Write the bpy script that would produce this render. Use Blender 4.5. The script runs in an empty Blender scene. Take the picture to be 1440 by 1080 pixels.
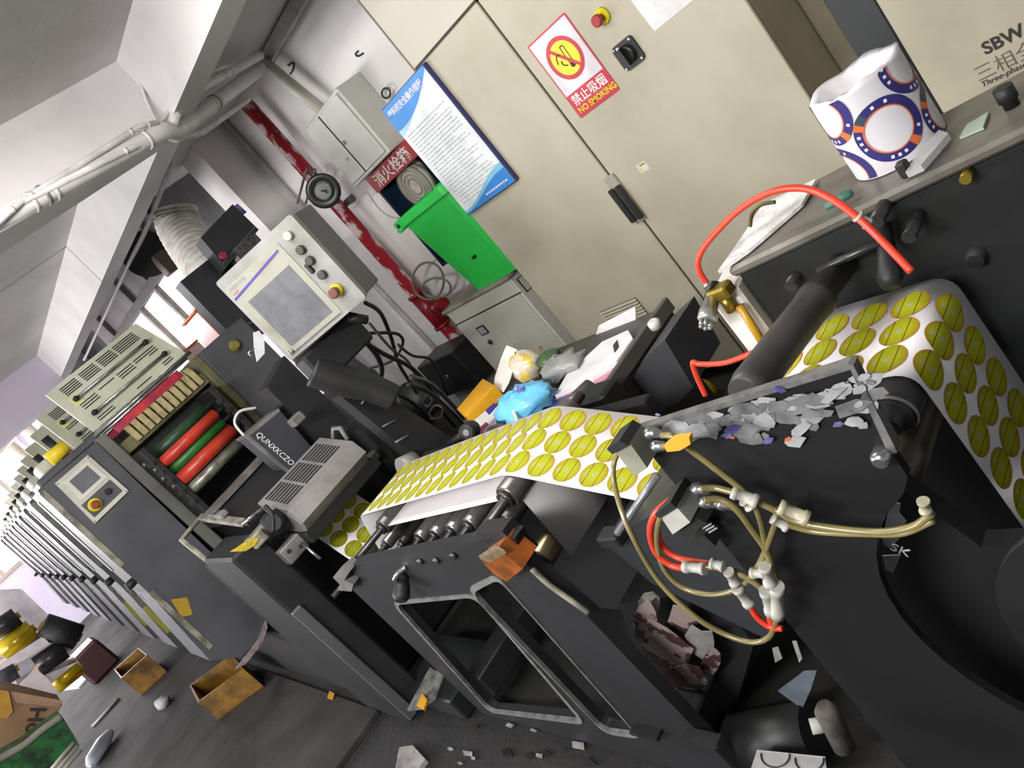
import bpy, math, random
from math import sin, cos, pi, radians, sqrt, atan2
from mathutils import Vector as V, Matrix
random.seed(7)
SC = bpy.context.scene
COL = SC.collection
# ---------------------------------------------------------------- camera
F = 1082.0
CH = 1.6
R = ((0.55886834, -0.19377171, -0.80629939),
     (0.53014504, -0.66418171, 0.5270758),
     (-0.63766169, -0.7220216, -0.26846301))
camd = bpy.data.cameras.new('camera')
cam = bpy.data.objects.new('camera', camd)
COL.objects.link(cam)
camd.sensor_width = 36.0
camd.lens = F / 1440 * 36
camd.clip_start = 0.02
cam.matrix_world = Matrix(((R[0][0], -R[0][1], -R[0][2], 0), (R[1][0], -R[1][1], -R[1][2], 0),
                           (R[2][0], -R[2][1], -R[2][2], CH), (0, 0, 0, 1)))
SC.camera = cam
# ---------------------------------------------------------------- light
SC.view_settings.view_transform = 'Standard'
SC.view_settings.look = 'None'
SC.view_settings.gamma = 1.0
SC.view_settings.use_curve_mapping = False
SC.view_settings.exposure = 0.35
w = bpy.data.worlds.new('daylight')
SC.world = w
w.use_nodes = True
w.node_tree.nodes['Background'].inputs[0].default_value = (0.93, 0.96, 1.0, 1)
w.node_tree.nodes['Background'].inputs[1].default_value = 0.34


def area(name, loc, look, sx, sy, power, color=(1, 1, 1)):
    l = bpy.data.lights.new(name, 'AREA')
    l.shape = 'RECTANGLE'
    l.size = sx
    l.size_y = sy
    l.energy = power
    l.color = color
    o = bpy.data.objects.new(name, l)
    COL.objects.link(o)
    o.location = loc
    d = V(look) - V(loc)
    o.rotation_euler = d.to_track_quat('-Z', 'Y').to_euler()
    return o


area('window_daylight_front', (-8.6, -3.4, 1.9), (-7.0, 2.0, 2.3), 7.5, 1.4, 430, (1, 0.985, 0.985))
area('window_daylight_end', (-13.2, 0.2, 2.0), (-8, 0.6, 1.6), 3.0, 1.6, 230, (0.96, 0.93, 1.0))
area('ceiling_tube_light_machine', (-1.9, 0.75, 2.66), (-1.9, 0.75, 0), 1.5, 0.2, 24, (1, 0.98, 0.95))  # unseen overhead lamp added to brighten the paper web
area('ceiling_tube_light_aisle', (-0.9, -1.5, 2.6), (-3.6, 2.9, 1.3), 2.0, 0.3, 100, (1, 0.985, 0.96))


# ---------------------------------------------------------------- pixel helpers (1440 x 1080 frame)
def ray(px, py):
    a, b = px - 720.0, py - 540.0
    return V((R[0][0] * a + R[0][1] * b + R[0][2] * F, R[1][0] * a + R[1][1] * b + R[1][2] * F,
              R[2][0] * a + R[2][1] * b + R[2][2] * F))


CAMP = V((0, 0, CH))


def PX(px, py, x):
    d = ray(px, py)
    return CAMP + d * (x / d.x)


def PY(px, py, y):
    d = ray(px, py)
    return CAMP + d * (y / d.y)


def PZ(px, py, z):
    d = ray(px, py)
    return CAMP + d * ((z - CH) / d.z)


# ---------------------------------------------------------------- materials
def lin(c):
    def f(u):
        u /= 255.0
        return u / 12.92 if u <= 0.04045 else ((u + 0.055) / 1.055) ** 2.4
    return (f(c[0]), f(c[1]), f(c[2]), 1)


MATS = {}


def mat(name, col, rough=0.5, metal=0.0, col2=None, scale=6.0, lo=0.4, hi=0.7, bump=0.0, bscale=40.0,
        alpha=1.0, emit=None, estr=0.0, trans=0.0, spec=None, stretch=None, detail=4.0):
    if name in MATS:
        return MATS[name]
    m = bpy.data.materials.new(name)
    m.use_nodes = True
    nt = m.node_tree
    b = nt.nodes['Principled BSDF']
    c1 = lin(col)
    b.inputs['Roughness'].default_value = rough
    b.inputs['Metallic'].default_value = metal
    if spec is not None:
        b.inputs['Specular IOR Level'].default_value = spec
    tc = nt.nodes.new('ShaderNodeTexCoord')
    src = tc.outputs['Object']
    if stretch:
        mp = nt.nodes.new('ShaderNodeMapping')
        mp.inputs['Scale'].default_value = stretch
        nt.links.new(src, mp.inputs['Vector'])
        src = mp.outputs['Vector']
    if col2 is None:
        col2 = tuple(max(0, x * 0.86) for x in col)
    n = nt.nodes.new('ShaderNodeTexNoise')
    n.inputs['Scale'].default_value = scale
    n.inputs['Detail'].default_value = detail
    n.inputs['Roughness'].default_value = 0.62
    nt.links.new(src, n.inputs['Vector'])
    r = nt.nodes.new('ShaderNodeValToRGB')
    r.color_ramp.elements[0].position = lo
    r.color_ramp.elements[0].color = c1
    r.color_ramp.elements[1].position = hi
    r.color_ramp.elements[1].color = lin(col2)
    nt.links.new(n.outputs['Fac'], r.inputs['Fac'])
    nt.links.new(r.outputs['Color'], b.inputs['Base Color'])
    if bump > 0:
        n2 = nt.nodes.new('ShaderNodeTexNoise')
        n2.inputs['Scale'].default_value = bscale
        n2.inputs['Detail'].default_value = 3
        nt.links.new(src, n2.inputs['Vector'])
        bp = nt.nodes.new('ShaderNodeBump')
        bp.inputs['Strength'].default_value = bump
        bp.inputs['Distance'].default_value = 0.01
        nt.links.new(n2.outputs['Fac'], bp.inputs['Height'])
        nt.links.new(bp.outputs['Normal'], b.inputs['Normal'])
    if alpha < 1:
        b.inputs['Alpha'].default_value = alpha
    if trans > 0:
        b.inputs['Transmission Weight'].default_value = trans
    if emit:
        b.inputs['Emission Color'].default_value = lin(emit)
        b.inputs['Emission Strength'].default_value = estr
    MATS[name] = m
    return m


# ---------------------------------------------------------------- mesh builder
class MB:
    def __init__(s):
        s.v = []
        s.f = []
        s.sm = []
        s.uv = None

    def add(s, vs, fs, smooth=False):
        o = len(s.v)
        s.v += [tuple(x) for x in vs]
        s.f += [tuple(i + o for i in f) for f in fs]
        s.sm += [smooth] * len(fs)
        return s

    def box(s, lo, hi):
        x0, y0, z0 = lo
        x1, y1, z1 = hi
        vs = [(x0, y0, z0), (x1, y0, z0), (x1, y1, z0), (x0, y1, z0), (x0, y0, z1), (x1, y0, z1), (x1, y1, z1), (x0, y1, z1)]
        return s.add(vs, [(0, 3, 2, 1), (4, 5, 6, 7), (0, 1, 5, 4), (1, 2, 6, 5), (2, 3, 7, 6), (3, 0, 4, 7)])

    def bbox(s, lo, hi, b=0.004):
        """box with chamfered edges"""
        lo = V(lo)
        hi = V(hi)
        c = (lo + hi) / 2
        h = (hi - lo) / 2
        b = min(b, h.x * 0.8, h.y * 0.8, h.z * 0.8)
        vs = []
        idx = {}
        for sx in (-1, 1):
            for sy in (-1, 1):
                for sz in (-1, 1):
                    for ax in range(3):
                        p = [sx * (h.x - b), sy * (h.y - b), sz * (h.z - b)]
                        p[ax] = (sx, sy, sz)[ax] * h[ax]
                        idx[(sx, sy, sz, ax)] = len(vs)
                        vs.append(c + V(p))
        fs = []
        for ax in range(3):
            o = [i for i in range(3) if i != ax]
            for sg in (-1, 1):
                q = []
                for a, b2 in ((-1, -1), (1, -1), (1, 1), (-1, 1)):
                    k = [0, 0, 0]
                    k[ax] = sg
                    k[o[0]] = a
                    k[o[1]] = b2
                    q.append(idx[(k[0], k[1], k[2], ax)])
                fs.append(q)
            # edges parallel to ax
            for a in (-1, 1):
                for b2 in (-1, 1):
                    q = []
                    for e, axx in ((-1, o[0]), (-1, o[1]), (1, o[1]), (1, o[0])):
                        k = [0, 0, 0]
                        k[ax] = e
                        k[o[0]] = a
                        k[o[1]] = b2
                        q.append(idx[(k[0], k[1], k[2], axx)])
                    fs.append(q)
        for sx in (-1, 1):
            for sy in (-1, 1):
                for sz in (-1, 1):
                    fs.append([idx[(sx, sy, sz, a)] for a in range(3)])
        s.add(vs, fs)
        s.fixn = True
        return s

    def prism(s, poly, ext):
        """poly: list of 3d points, extruded by vector ext"""
        n = len(poly)
        e = V(ext)
        vs = [V(p) for p in poly] + [V(p) + e for p in poly]
        fs = [tuple(range(n)), tuple(range(2 * n - 1, n - 1, -1))]
        for i in range(n):
            j = (i + 1) % n
            fs.append((i, i + n, j + n, j))
        s.add(vs, fs)
        s.fixn = True
        return s

    def ringprism(s, outer, inner, ext):
        """plate with a hole; outer and inner have the same count"""
        n = len(outer)
        e = V(ext)
        vs = [V(p) for p in outer] + [V(p) for p in inner] + [V(p) + e for p in outer] + [V(p) + e for p in inner]
        fs = []
        for i in range(n):
            j = (i + 1) % n
            fs += [(i, j, n + j, n + i), (2 * n + i, 3 * n + i, 3 * n + j, 2 * n + j),
                   (i, 2 * n + i, 2 * n + j, j), (n + i, n + j, 3 * n + j, 3 * n + i)]
        s.add(vs, fs)
        s.fixn = True
        return s

    def lathe(s, p0, axis, prof, seg=20, smooth=True, caps=True):
        """prof: list of (t along axis, radius)"""
        a = V(axis).normalized()
        t = a.orthogonal().normalized()
        b = a.cross(t)
        p0 = V(p0)
        vs = []
        for (d, r) in prof:
            for k in range(seg):
                an = 2 * pi * k / seg
                vs.append(p0 + a * d + (t * cos(an) + b * sin(an)) * r)
        fs = []
        for i in range(len(prof) - 1):
            for k in range(seg):
                k2 = (k + 1) % seg
                fs.append((i * seg + k, i * seg + k2, (i + 1) * seg + k2, (i + 1) * seg + k))
        s.add(vs, fs, smooth)
        if caps:
            m = len(prof) - 1
            o = len(s.v) - len(vs)
            s.f.append(tuple(o + k for k in range(seg - 1, -1, -1)))
            s.f.append(tuple(o + m * seg + k for k in range(seg)))
            s.sm += [False, False]
        return s

    def cyl(s, a, b, r, r1=None, seg=16):
        a = V(a)
        b = V(b)
        d = b - a
        return s.lathe(a, d, [(0, r), (d.length, r if r1 is None else r1)], seg)

    def tube(s, pts, r, seg=8, smoothpath=True, sub=6):
        pts = [V(p) for p in pts]
        if smoothpath and len(pts) > 2:
            q = []
            for i in range(len(pts) - 1):
                p0 = pts[max(i - 1, 0)]
                p1 = pts[i]
                p2 = pts[i + 1]
                p3 = pts[min(i + 2, len(pts) - 1)]
                for k in range(sub):
                    t = k / sub
                    q.append(0.5 * ((2 * p1) + (p2 - p0) * t + (2 * p0 - 5 * p1 + 4 * p2 - p3) * t * t + (3 * p1 - p0 - 3 * p2 + p3) * t ** 3))
            q.append(pts[-1])
            pts = q
        n = len(pts)
        vs = []
        ref = None
        for i, p in enumerate(pts):
            d = (pts[min(i + 1, n - 1)] - pts[max(i - 1, 0)])
            if d.length < 1e-9:
                d = V((0, 0, 1))
            d.normalize()
            if ref is None:
                ref = d.orthogonal().normalized()
            ref = (ref - d * ref.dot(d))
            if ref.length < 1e-6:
                ref = d.orthogonal()
            ref.normalize()
            b = d.cross(ref)
            rr = r(i / (n - 1)) if callable(r) else r
            for k in range(seg):
                an = 2 * pi * k / seg
                vs.append(p + (ref * cos(an) + b * sin(an)) * rr)
        fs = []
        for i in range(n - 1):
            for k in range(seg):
                k2 = (k + 1) % seg
                fs.append((i * seg + k, i * seg + k2, (i + 1) * seg + k2, (i + 1) * seg + k))
        fs.append(tuple(range(seg - 1, -1, -1)))
        fs.append(tuple((n - 1) * seg + k for k in range(seg)))
        s.add(vs, fs, True)
        return s

    def build(s, name, m, parent=None, **props):
        me = bpy.data.meshes.new(name)
        me.from_pydata(s.v, [], s.f)
        if getattr(s, 'fixn', False):
            import bmesh
            bm = bmesh.new()
            bm.from_mesh(me)
            bmesh.ops.recalc_face_normals(bm, faces=bm.faces)
            bm.to_mesh(me)
            bm.free()
        if any(s.sm):
            me.polygons.foreach_set('use_smooth', s.sm)
        me.materials.append(m)
        if s.uv:
            ul = me.uv_layers.new(name='UVMap')
            for lp in me.loops:
                ul.data[lp.index].uv = s.uv[lp.vertex_index]
        o = bpy.data.objects.new(name, me)
        COL.objects.link(o)
        if parent:
            o.parent = parent
            o.matrix_parent_inverse = parent.matrix_world.inverted()
        for k, v in props.items():
            o[k] = v
        return o


def tag(o, label, cat, group=None, kind=None):
    o['label'] = label
    o['category'] = cat
    if group:
        o['group'] = group
    if kind:
        o['kind'] = kind
    return o


def thing(name, loc, label, cat, group=None):
    o = bpy.data.objects.new(name, None)
    o.empty_display_size = 0.1
    COL.objects.link(o)
    o.location = loc
    o.matrix_world = Matrix.Translation(V(loc))
    return tag(o, label, cat, group)


def struct(o):
    o['kind'] = 'structure'
    return o


FY = Matrix(((1, 0, 0), (0, 0, -1), (0, 1, 0)))      # u = +X, v = +Z, normal -Y
FX = Matrix(((0, 0, 1), (1, 0, 0), (0, 1, 0)))       # u = +Y, v = +Z, normal +X


def lettering(body, size, m, parent, org, rot, name='lettering', bold=0.0, shear=0.0, depth=0.0006, align='LEFT', sx=1.0):
    cu = bpy.data.curves.new(name, 'FONT')
    cu.body = body
    cu.size = size
    cu.extrude = depth
    cu.offset = bold
    cu.shear = shear
    cu.align_x = align
    cu.resolution_u = 3
    t = bpy.data.objects.new(name, cu)
    COL.objects.link(t)
    dg = bpy.context.evaluated_depsgraph_get()
    me = bpy.data.meshes.new_from_object(t.evaluated_get(dg))
    bpy.data.objects.remove(t)
    me.materials.clear()
    me.materials.append(m)
    M4 = rot.to_4x4() @ Matrix.Diagonal((sx, 1, 1, 1))
    M4.translation = V(org)
    if rot.determinant() == 0:
        raise ValueError
    me.transform(M4)
    o = bpy.data.objects.new(name, me)
    COL.objects.link(o)
    if parent:
        o.parent = parent
        o.matrix_parent_inverse = parent.matrix_world.inverted()
    return o


def rrect(cu, cv, w, h, r, n=4):
    """rounded rectangle outline in 2d"""
    out = []
    for (sx, sy, a0) in ((1, 1, 0), (-1, 1, 90), (-1, -1, 180), (1, -1, 270)):
        for k in range(n + 1):
            a = radians(a0 + 90.0 * k / n)
            out.append((cu + sx * (w / 2 - r) + r * cos(a), cv + sy * (h / 2 - r) + r * sin(a)))
    return out


def on(rot, org, pts, off=0.0):
    org = V(org)
    return [org + rot @ V((p[0], p[1], off)) for p in pts]


def ell(cu, cv, a, b, n=28):
    return [(cu + a * cos(2 * pi * k / n), cv + b * sin(2 * pi * k / n)) for k in range(n)]


def blob(c, rx, ry, rz, nu=14, nv=9, jit=0.15, seed=1):
    rnd = random.Random(seed)
    m = MB()
    vs = []
    for i in range(nv + 1):
        th = pi * i / nv
        for k in range(nu):
            ph = 2 * pi * k / nu
            j = 1 + rnd.uniform(-jit, jit)
            vs.append((c[0] + rx * j * sin(th) * cos(ph), c[1] + ry * j * sin(th) * sin(ph), c[2] + rz * j * cos(th)))
    fs = []
    for i in range(nv):
        for k in range(nu):
            k2 = (k + 1) % nu
            fs.append((i * nu + k, (i + 1) * nu + k, (i + 1) * nu + k2, i * nu + k2))
    m.add(vs, fs, True)
    return m
# ================================================================ room shell
wall_m = mat('wall_plaster', (238, 234, 232), 0.9, col2=(216, 211, 208), scale=1.6, lo=0.42, hi=0.75, bump=0.15, bscale=60)
ceil_m = mat('ceiling_plaster', (212, 208, 208), 0.92, col2=(190, 186, 186), scale=1.2, bump=0.1, bscale=30)
lilac_m = mat('end_wall_paint', (228, 220, 236), 0.9, col2=(214, 206, 224), scale=0.8)
bay_m = mat('bay_dark_plaster', (112, 110, 108), 0.9, col2=(84, 82, 80), scale=2.2, bump=0.2, bscale=20)
floor_m = mat('oily_concrete', (72, 69, 67), 0.62, col2=(46, 44, 43), scale=2.6, lo=0.35, hi=0.72, bump=0.25, bscale=25, detail=8)
crack_m = mat('crack_line', (150, 145, 145), 0.9)

struct(MB().box((-17, -4, -0.12), (3, 3.4, 0)).build('floor', floor_m))
struct(MB().box((-5.6, 2.9, 0), (3, 3.1, 2.85)).build('wall_back', wall_m))
struct(MB().box((-17, 3.25, 0), (-5.6, 3.4, 3.6)).build('wall_bay', bay_m))
struct(MB().box((-14.2, -4, 0), (-14.0, 3.4, 3.6)).build('wall_end', lilac_m))
struct(MB().box((-5.27, 2.6, 0), (-4.98, 2.9, 2.72)).build('trim_1', wall_m))           # pier on the back wall
c = struct(MB().box((-17, -4, 2.72), (3, 1.8, 2.86)).build('ceiling', ceil_m))
MB().box((-5.6, 1.8, 2.72), (3, 2.9, 2.86)).build('rear_slab', ceil_m, c)
MB().box((-17, 1.8, 3.5), (-5.6, 3.4, 3.6)).build('bay_slab', bay_m, c)
MB().box((-5.338, -1.5, 2.7185), (-5.33, 1.648, 2.7205)).build('ceiling_joint', crack_m, c)
b1 = struct(MB().box((-17, 1.648, 2.43), (3, 1.80, 2.72)).build('trim_2', ceil_m))       # long beam
MB().box((-5.338, 1.6465, 2.43), (-5.33, 1.648, 2.72)).build('beam_joint', crack_m, b1)
struct(MB().box((-3.43, -4, 2.43), (-3.13, 1.648, 2.72)).build('trim_3', ceil_m))        # cross beam
struct(MB().box((-8.75, -4, 2.29), (-8.4, 1.648, 2.72)).build('trim_4', lilac_m))        # far cross beam

# bay windows behind the press: frame bars, dirty upper panes, bright lower panes
bar_m = mat('window_bar_brown', (104, 96, 92), 0.6, col2=(80, 72, 68), scale=8)
dirty_m = mat('dirty_pane', (172, 164, 162), 0.5, col2=(112, 106, 104), scale=1.5, lo=0.3, hi=0.7, stretch=(1, 1, 0.35))
lit_m = mat('bright_pane', (240, 234, 238), 0.4, emit=(250, 244, 250), estr=0.55)
glass_rails = [-11.6, -9.95, -9.05, -8.05]
win = MB()
win.box((-12.4, 3.12, 2.62), (-7.75, 3.2, 2.72))
wo = struct(win.build('window_1', bar_m))
for x in glass_rails:
    MB().box((x - 0.035, 3.14, 0.6), (x + 0.035, 3.2, 3.42)).build('window_bar', mat('window_bar_tan', (150, 140, 130), 0.55, col2=(112, 102, 92), scale=10), wo)
xs = [-12.4] + glass_rails + [-7.75]
for i in range(len(xs) - 1):
    MB().box((xs[i] + 0.035, 3.2, 2.72), (xs[i + 1] - 0.035, 3.215, 3.42)).build('upper_pane', dirty_m, wo)
    MB().box((xs[i] + 0.035, 3.2, 0.6), (xs[i + 1] - 0.035, 3.215, 2.62)).build('lower_pane', lit_m, wo)

# far-end window with beige frame, above the last units
frame_m = mat('beige_frame', (196, 184, 168), 0.4, col2=(168, 154, 138), scale=8)
w2 = struct(MB().prism([PX(0, 640, -12), PX(30, 604, -12), PX(30, 586, -12), PX(0, 614, -12)], (-0.15, 0, 0)).build('window_2', frame_m))
for (a, b) in (((24, 588), (84, 640)), ((16, 625), (52, 655))):
    MB().tube([PX(*a, -12), PX(*b, -12)], 0.06, 6, False).build('frame_rail', frame_m, w2)

w3 = struct(MB().box((-14.0, -2.6, 1.25), (-13.97, 2.9, 3.3)).build('window_3', frame_m))  # glowing panel added to brighten the dim end wall
for k in range(6):
    ya_ = -2.55 + k * 0.905
    MB().box((-13.97, ya_, 1.3), (-13.955, ya_ + .85, 3.25)).build('pane', mat('frosted_pane', (226, 216, 236), .4, emit=(240, 230, 250), estr=.3), w3)

# ================================================================ ceiling pipes and conduits
pvc_m = mat('white_pvc', (208, 204, 202), 0.45, col2=(182, 176, 172), scale=5)
band_m = mat('pipe_band', (120, 116, 112), 0.5)
thin_m = mat('conduit_white', (206, 202, 200), 0.5, col2=(170, 166, 164), scale=7)


def pipe(name, pts, r, m, label, cat='pipe', group=None, seg=12, smooth=False, bands=()):
    t = MB()
    t.tube(pts, r, seg, smooth)
    for i in range(1, len(pts) - 1):
        if not smooth:
            p = V(pts[i])
            for q in (V(pts[i - 1]), V(pts[i + 1])):
                d = (q - p)
                if d.length < 0.08:
                    continue
                d.normalize()
                t.cyl(p + d * 0.035, p + d * 0.05, r * 1.06, seg=seg)
    o = t.build(name, m)
    tag(o, label, cat, group)
    for (p, d) in bands:
        MB().cyl(V(p), V(p) + V(d).normalized() * 0.012, r * 1.1, seg=seg).build('joint_ring', band_m, o)
    return o


pA = [PX(-60, 342, -3.04), PX(60, 276, -3.04), PX(218, 190, -3.06)]
pB = [PX(218, 190, -3.06), PX(232, 184, -3.08), PX(246, 188, -3.12), PX(300, 146, -3.45), PX(366, 96, -3.92)]
pipe('drain_pipe', pA + pB[1:], 0.036, pvc_m, 'thick white drain pipe running along the cross beam to the wall corner',
     bands=[(pA[1], pA[2] - pA[1]), (pB[3], pB[4] - pB[3])])
pipe('drain_pipe', [PX(242, 176, -3.09), PX(250, 150, -3.1), PX(262, 134, -3.2), PX(318, 104, -3.5), PX(366, 78, -3.8)], 0.022, pvc_m,
     'thinner white pipe forking up over the thick drain pipe')
pipe('wall_pipe', [PY(366, 84, 2.80), PY(457, 158, 2.80)], 0.036, mat('cream_pvc', (206, 203, 190), 0.45, col2=(180, 176, 160), scale=5), 'cream pipe dropping from the ceiling corner to the grey wall box')
pipe('conduit', [PX(-30, 335, -2.99), PX(30, 284, -3.0), PX(196, 178, -3.02), PX(222, 172, -3.05)], 0.012, thin_m, 'thin conduit strapped along the top of the thick drain pipe', 'conduit')
pipe('conduit', [PX(26, 286, -3.0), PX(190, 206, -3.02), PX(285, 187, -3.3), PX(350, 140, -3.85)], 0.012, thin_m, 'thin conduit crossing under the thick drain pipe towards the wall', 'conduit')
pipe('conduit', [PX(196, 113, -3.11), PX(205, 140, -3.12), PX(219, 170, -3.1)], 0.007, thin_m, 'short cable hanging from a hole in the beam face', 'cable', smooth=True)
pipe('conduit', [PX(258, 117, -3.1), PX(240, 152, -3.1), PX(226, 172, -3.1)], 0.008, thin_m, 'twin wire running from the beam corner to the pipe fork', 'cable', smooth=True)
pipe('conduit', [PX(258, 115, -3.1), PX(310, 96, -3.45), PX(368, 79, -3.9)], 0.009, thin_m, 'thin conduit rising above the pipes to the trunking corner', 'conduit')
pipe('conduit', [PX(247, 196, -4.4), PX(236, 240, -4.75), PX(224, 275, -5.2), PX(202, 330, -6.0), PX(172, 390, -7.2), PX(118, 506, -12)], 0.016, thin_m,
     'long white cable running along the beam above the press', 'cable', smooth=True)
# trunking along the wall top
tr = MB().box((-4.15, 2.84, 2.64), (-2.8, 2.895, 2.71)).build('cable_trunking', thin_m)
tag(tr, 'white cable trunking along the top of the back wall', 'trunking')
pipe('wall_conduit', [PY(312, 168, 2.87), PY(470, 342, 2.87), PY(640, 520, 2.87)], 0.02, thin_m, 'white vertical conduit on the wall left of the red pipe', 'conduit')

# red fire main on the wall
red_m = mat('flaking_red_paint', (150, 28, 42), 0.45, col2=(208, 190, 190), scale=11, lo=0.495, hi=0.535, bump=0.4, bscale=30, stretch=(1, 1, 0.45), detail=6)
redc_m = mat('clean_red_paint', (140, 24, 36), 0.35, col2=(96, 18, 26), scale=9)
RX = -4.42
rp = MB()
rp.lathe((RX, 2.79, 0), (0, 0, 1), [(0, .052), (0.55, .052), (0.55, .045), (2.62, .045)], 18)
red = tag(rp.build('fire_pipe', red_m), 'red fire water pipe with flaking paint on the wall', 'pipe')
tj = PY(612, 432, 2.79)
MB().lathe((RX, 2.79, tj.z - 0.14), (0, 0, 1), [(0, .058), (.28, .058)], 18).build('pipe_coupling', redc_m, red)
for dz in (-0.14, 0.13):
    MB().lathe((RX, 2.79, tj.z + dz), (0, 0, 1), [(0, .068), (.025, .068)], 18).build('coupling_ring', redc_m, red)
MB().cyl((RX, 2.79, tj.z), (RX + 0.32, 2.70, tj.z + 0.02), 0.04, seg=16).build('branch_pipe', redc_m, red)
MB().cyl((RX + 0.10, 2.762, tj.z), (RX + 0.13, 2.755, tj.z), 0.052, seg=16).build('branch_collar', redc_m, red)
MB().lathe((RX, 2.79, 0.22), (0, 0, 1), [(0, .075), (.06, .075), (.08, .055)], 18).build('foot_collar', redc_m, red)
pl = MB()
pl.box((RX - 0.06, 2.84, tj.z + 0.86), (RX + 0.06, 2.893, tj.z + 0.9))
pl.build('pipe_bracket', mat('bracket_steel', (120, 116, 112), 0.5, 0.6), red)

# pencil marks and wire loop on the wall
scr_m = mat('charcoal_mark', (70, 68, 68), 0.9)
for pts, lab in (([(405, 92), (413, 88), (412, 98), (408, 104)], 'small charcoal hook mark above the grey wall box'),
                 ([(504, 72), (500, 76), (504, 79), (511, 75)], 'small charcoal loop drawn on the white wall')):
    tag(MB().tube([PY(*p, 2.897) for p in pts], 0.006, 5).build('wall_mark', scr_m), lab, 'mark')
ringp = [PY(543 + 6 * cos(a), 131 + 7 * sin(a), 2.86) for a in [2 * pi * k / 12 for k in range(13)]]
tag(MB().tube(ringp, 0.006, 6).build('wire_loop', scr_m), 'loop of dark wire hanging beside the blue poster', 'wire loop')

# ================================================================ grey wall box
GW = mat('wall_box_grey', (205, 205, 198), 0.45, col2=(192, 192, 184), scale=3)
GS = mat('wall_box_side', (150, 150, 142), 0.5, col2=(140, 140, 132), scale=3)  # wall box grey darkened for its unlit side, unused
wb = thing('wall_cabinet', (-3.75, 2.9, 1.81), 'grey two-door metal box mounted high on the white wall', 'cabinet')
x0, x1, z0, z1 = -3.99, -3.51, 1.81, 2.235
MB().bbox((x0, 2.70, z0), (x1, 2.9, z1), 0.006).build('body', GW, wb)
xm = -3.79
d1 = MB().bbox((x0 + 0.015, 2.685, z0 + 0.02), (xm - 0.006, 2.70, z1 - 0.02), 0.003).build('door', GW, wb)
d2 = MB().bbox((xm + 0.012, 2.685, z0 + 0.02), (x1 - 0.02, 2.70, z1 - 0.02), 0.003).build('door', GW, wb)
MB().box((xm - 0.005, 2.69, z0 + 0.02), (xm + 0.011, 2.701, z1 - 0.02)).build('door_gap', mat('gap_black', (30, 30, 30), 0.7), wb)
MB().cyl((xm + 0.04, 2.672, 2.02), (xm + 0.04, 2.685, 2.02), 0.012).build('lock', mat('chrome', (190, 190, 190), 0.25, 0.9), d2)
MB().cyl((xm - 0.05, 2.68, 1.95), (xm - 0.05, 2.685, 1.95), 0.01).build('sticker', mat('dull_sticker', (170, 168, 160), 0.6), d1)

# fire hose box under it
fb = thing('fire_hose_box', (-3.7, 2.9, 1.2), 'dark blue fire hose box with red lettered header below the grey wall box', 'fire hose box')
navy = mat('navy_box', (22, 46, 66), 0.4, col2=(14, 30, 44), scale=4)
bx0, bx1, bz0, bz1 = -3.93, -3.36, 1.12, 1.72
MB().box((bx0, 2.88, bz0), (bx1, 2.9, bz1)).build('back_panel', navy, fb)
for lo, hi in (((bx0, 2.76, bz0), (bx0 + .015, 2.88, bz1)), ((bx1 - .015, 2.76, bz0), (bx1, 2.88, bz1)), ((bx0, 2.76, bz0), (bx1, 2.88, bz0 + .015))):
    MB().box(lo, hi).build('side_panel', navy, fb)
hd = MB().box((bx0, 2.75, bz1 - 0.02), (bx1, 2.9, bz1 + 0.085)).build('header', mat('header_red', (160, 30, 40), 0.45), fb)
lettering('消火栓箱', 0.085, mat('header_white', (225, 215, 210), 0.6), fb, (bx0 + 0.06, 2.7485, bz1 + 0.0), FY, bold=0.0015, sx=1.25)
rc = PY(583, 263, 2.80)
rl = MB()
rl.lathe((rc.x, 2.86, rc.z), (0, -1, 0), [(0, .11), (0.02, .135), (0.045, .135), (0.055, .125)], 28)
reel = rl.build('hose_reel', mat('canvas_hose', (196, 188, 178), 0.85, col2=(160, 150, 140), scale=12), fb)
for rr in (0.125, 0.1, 0.075, 0.05):
    MB().tube([(rc.x + rr * cos(a), 2.805, rc.z + rr * sin(a)) for a in [2 * pi * k / 24 for k in range(25)]], 0.008, 6).build('hose_coil', mat('canvas_edge', (150, 142, 132), 0.9), reel)
pipe('wall_pipe', [PY(572, 215, 2.86), PY(612, 262, 2.86)], 0.03, pvc_m, 'short white pipe on the wall between hose box and poster')

# spot lamp on bracket in front of the red pipe
sl = thing('spot_lamp', PY(440, 240, 2.66), 'round spot lamp with black rim on a bracket beside the red pipe', 'lamp')
c0 = PY(455, 268, 2.5)
ax = (CAMP - c0)
ax.normalize()
ax = (ax + V((0.1, -0.25, -0.1))).normalized()
lm = MB().lathe(c0 - ax * 0.16, ax, [(0, .03), (.03, .055), (.13, .06), (.16, .075)], 24)
lm.build('housing', mat('lamp_grey', (170, 164, 158), 0.5), sl)
MB().lathe(c0, ax, [(0, .098), (.02, .1), (.03, .09), (.012, .055)], 28, caps=False).build('rim', mat('rim_black', (38, 40, 38), 0.35), sl)
MB().lathe(c0 + ax * 0.0, ax, [(0, .05), (.035, .05), (.04, .04)], 24).build('lens', mat('lens_glass', (196, 198, 194), 0.12, 0.6), sl)
MB().tube([c0 + ax * 0.042 + V((-.02, 0, .012)), c0 + ax * 0.043 + V((0.012, 0, 0)), c0 + ax * 0.042 + V((.02, 0, -.02))], 0.006, 6).build('filament', mat('dark_filament', (60, 60, 58), 0.4), sl)
for dx in (-0.03, 0.03):
    MB().tube([PY(437 + dx * 200, 238, 2.62), PY(424 + dx * 200, 286, 2.62)], 0.008, 6, False).build('bracket_arm', mat('bracket_steel', (120, 116, 112), 0.5, 0.6), sl)
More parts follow.
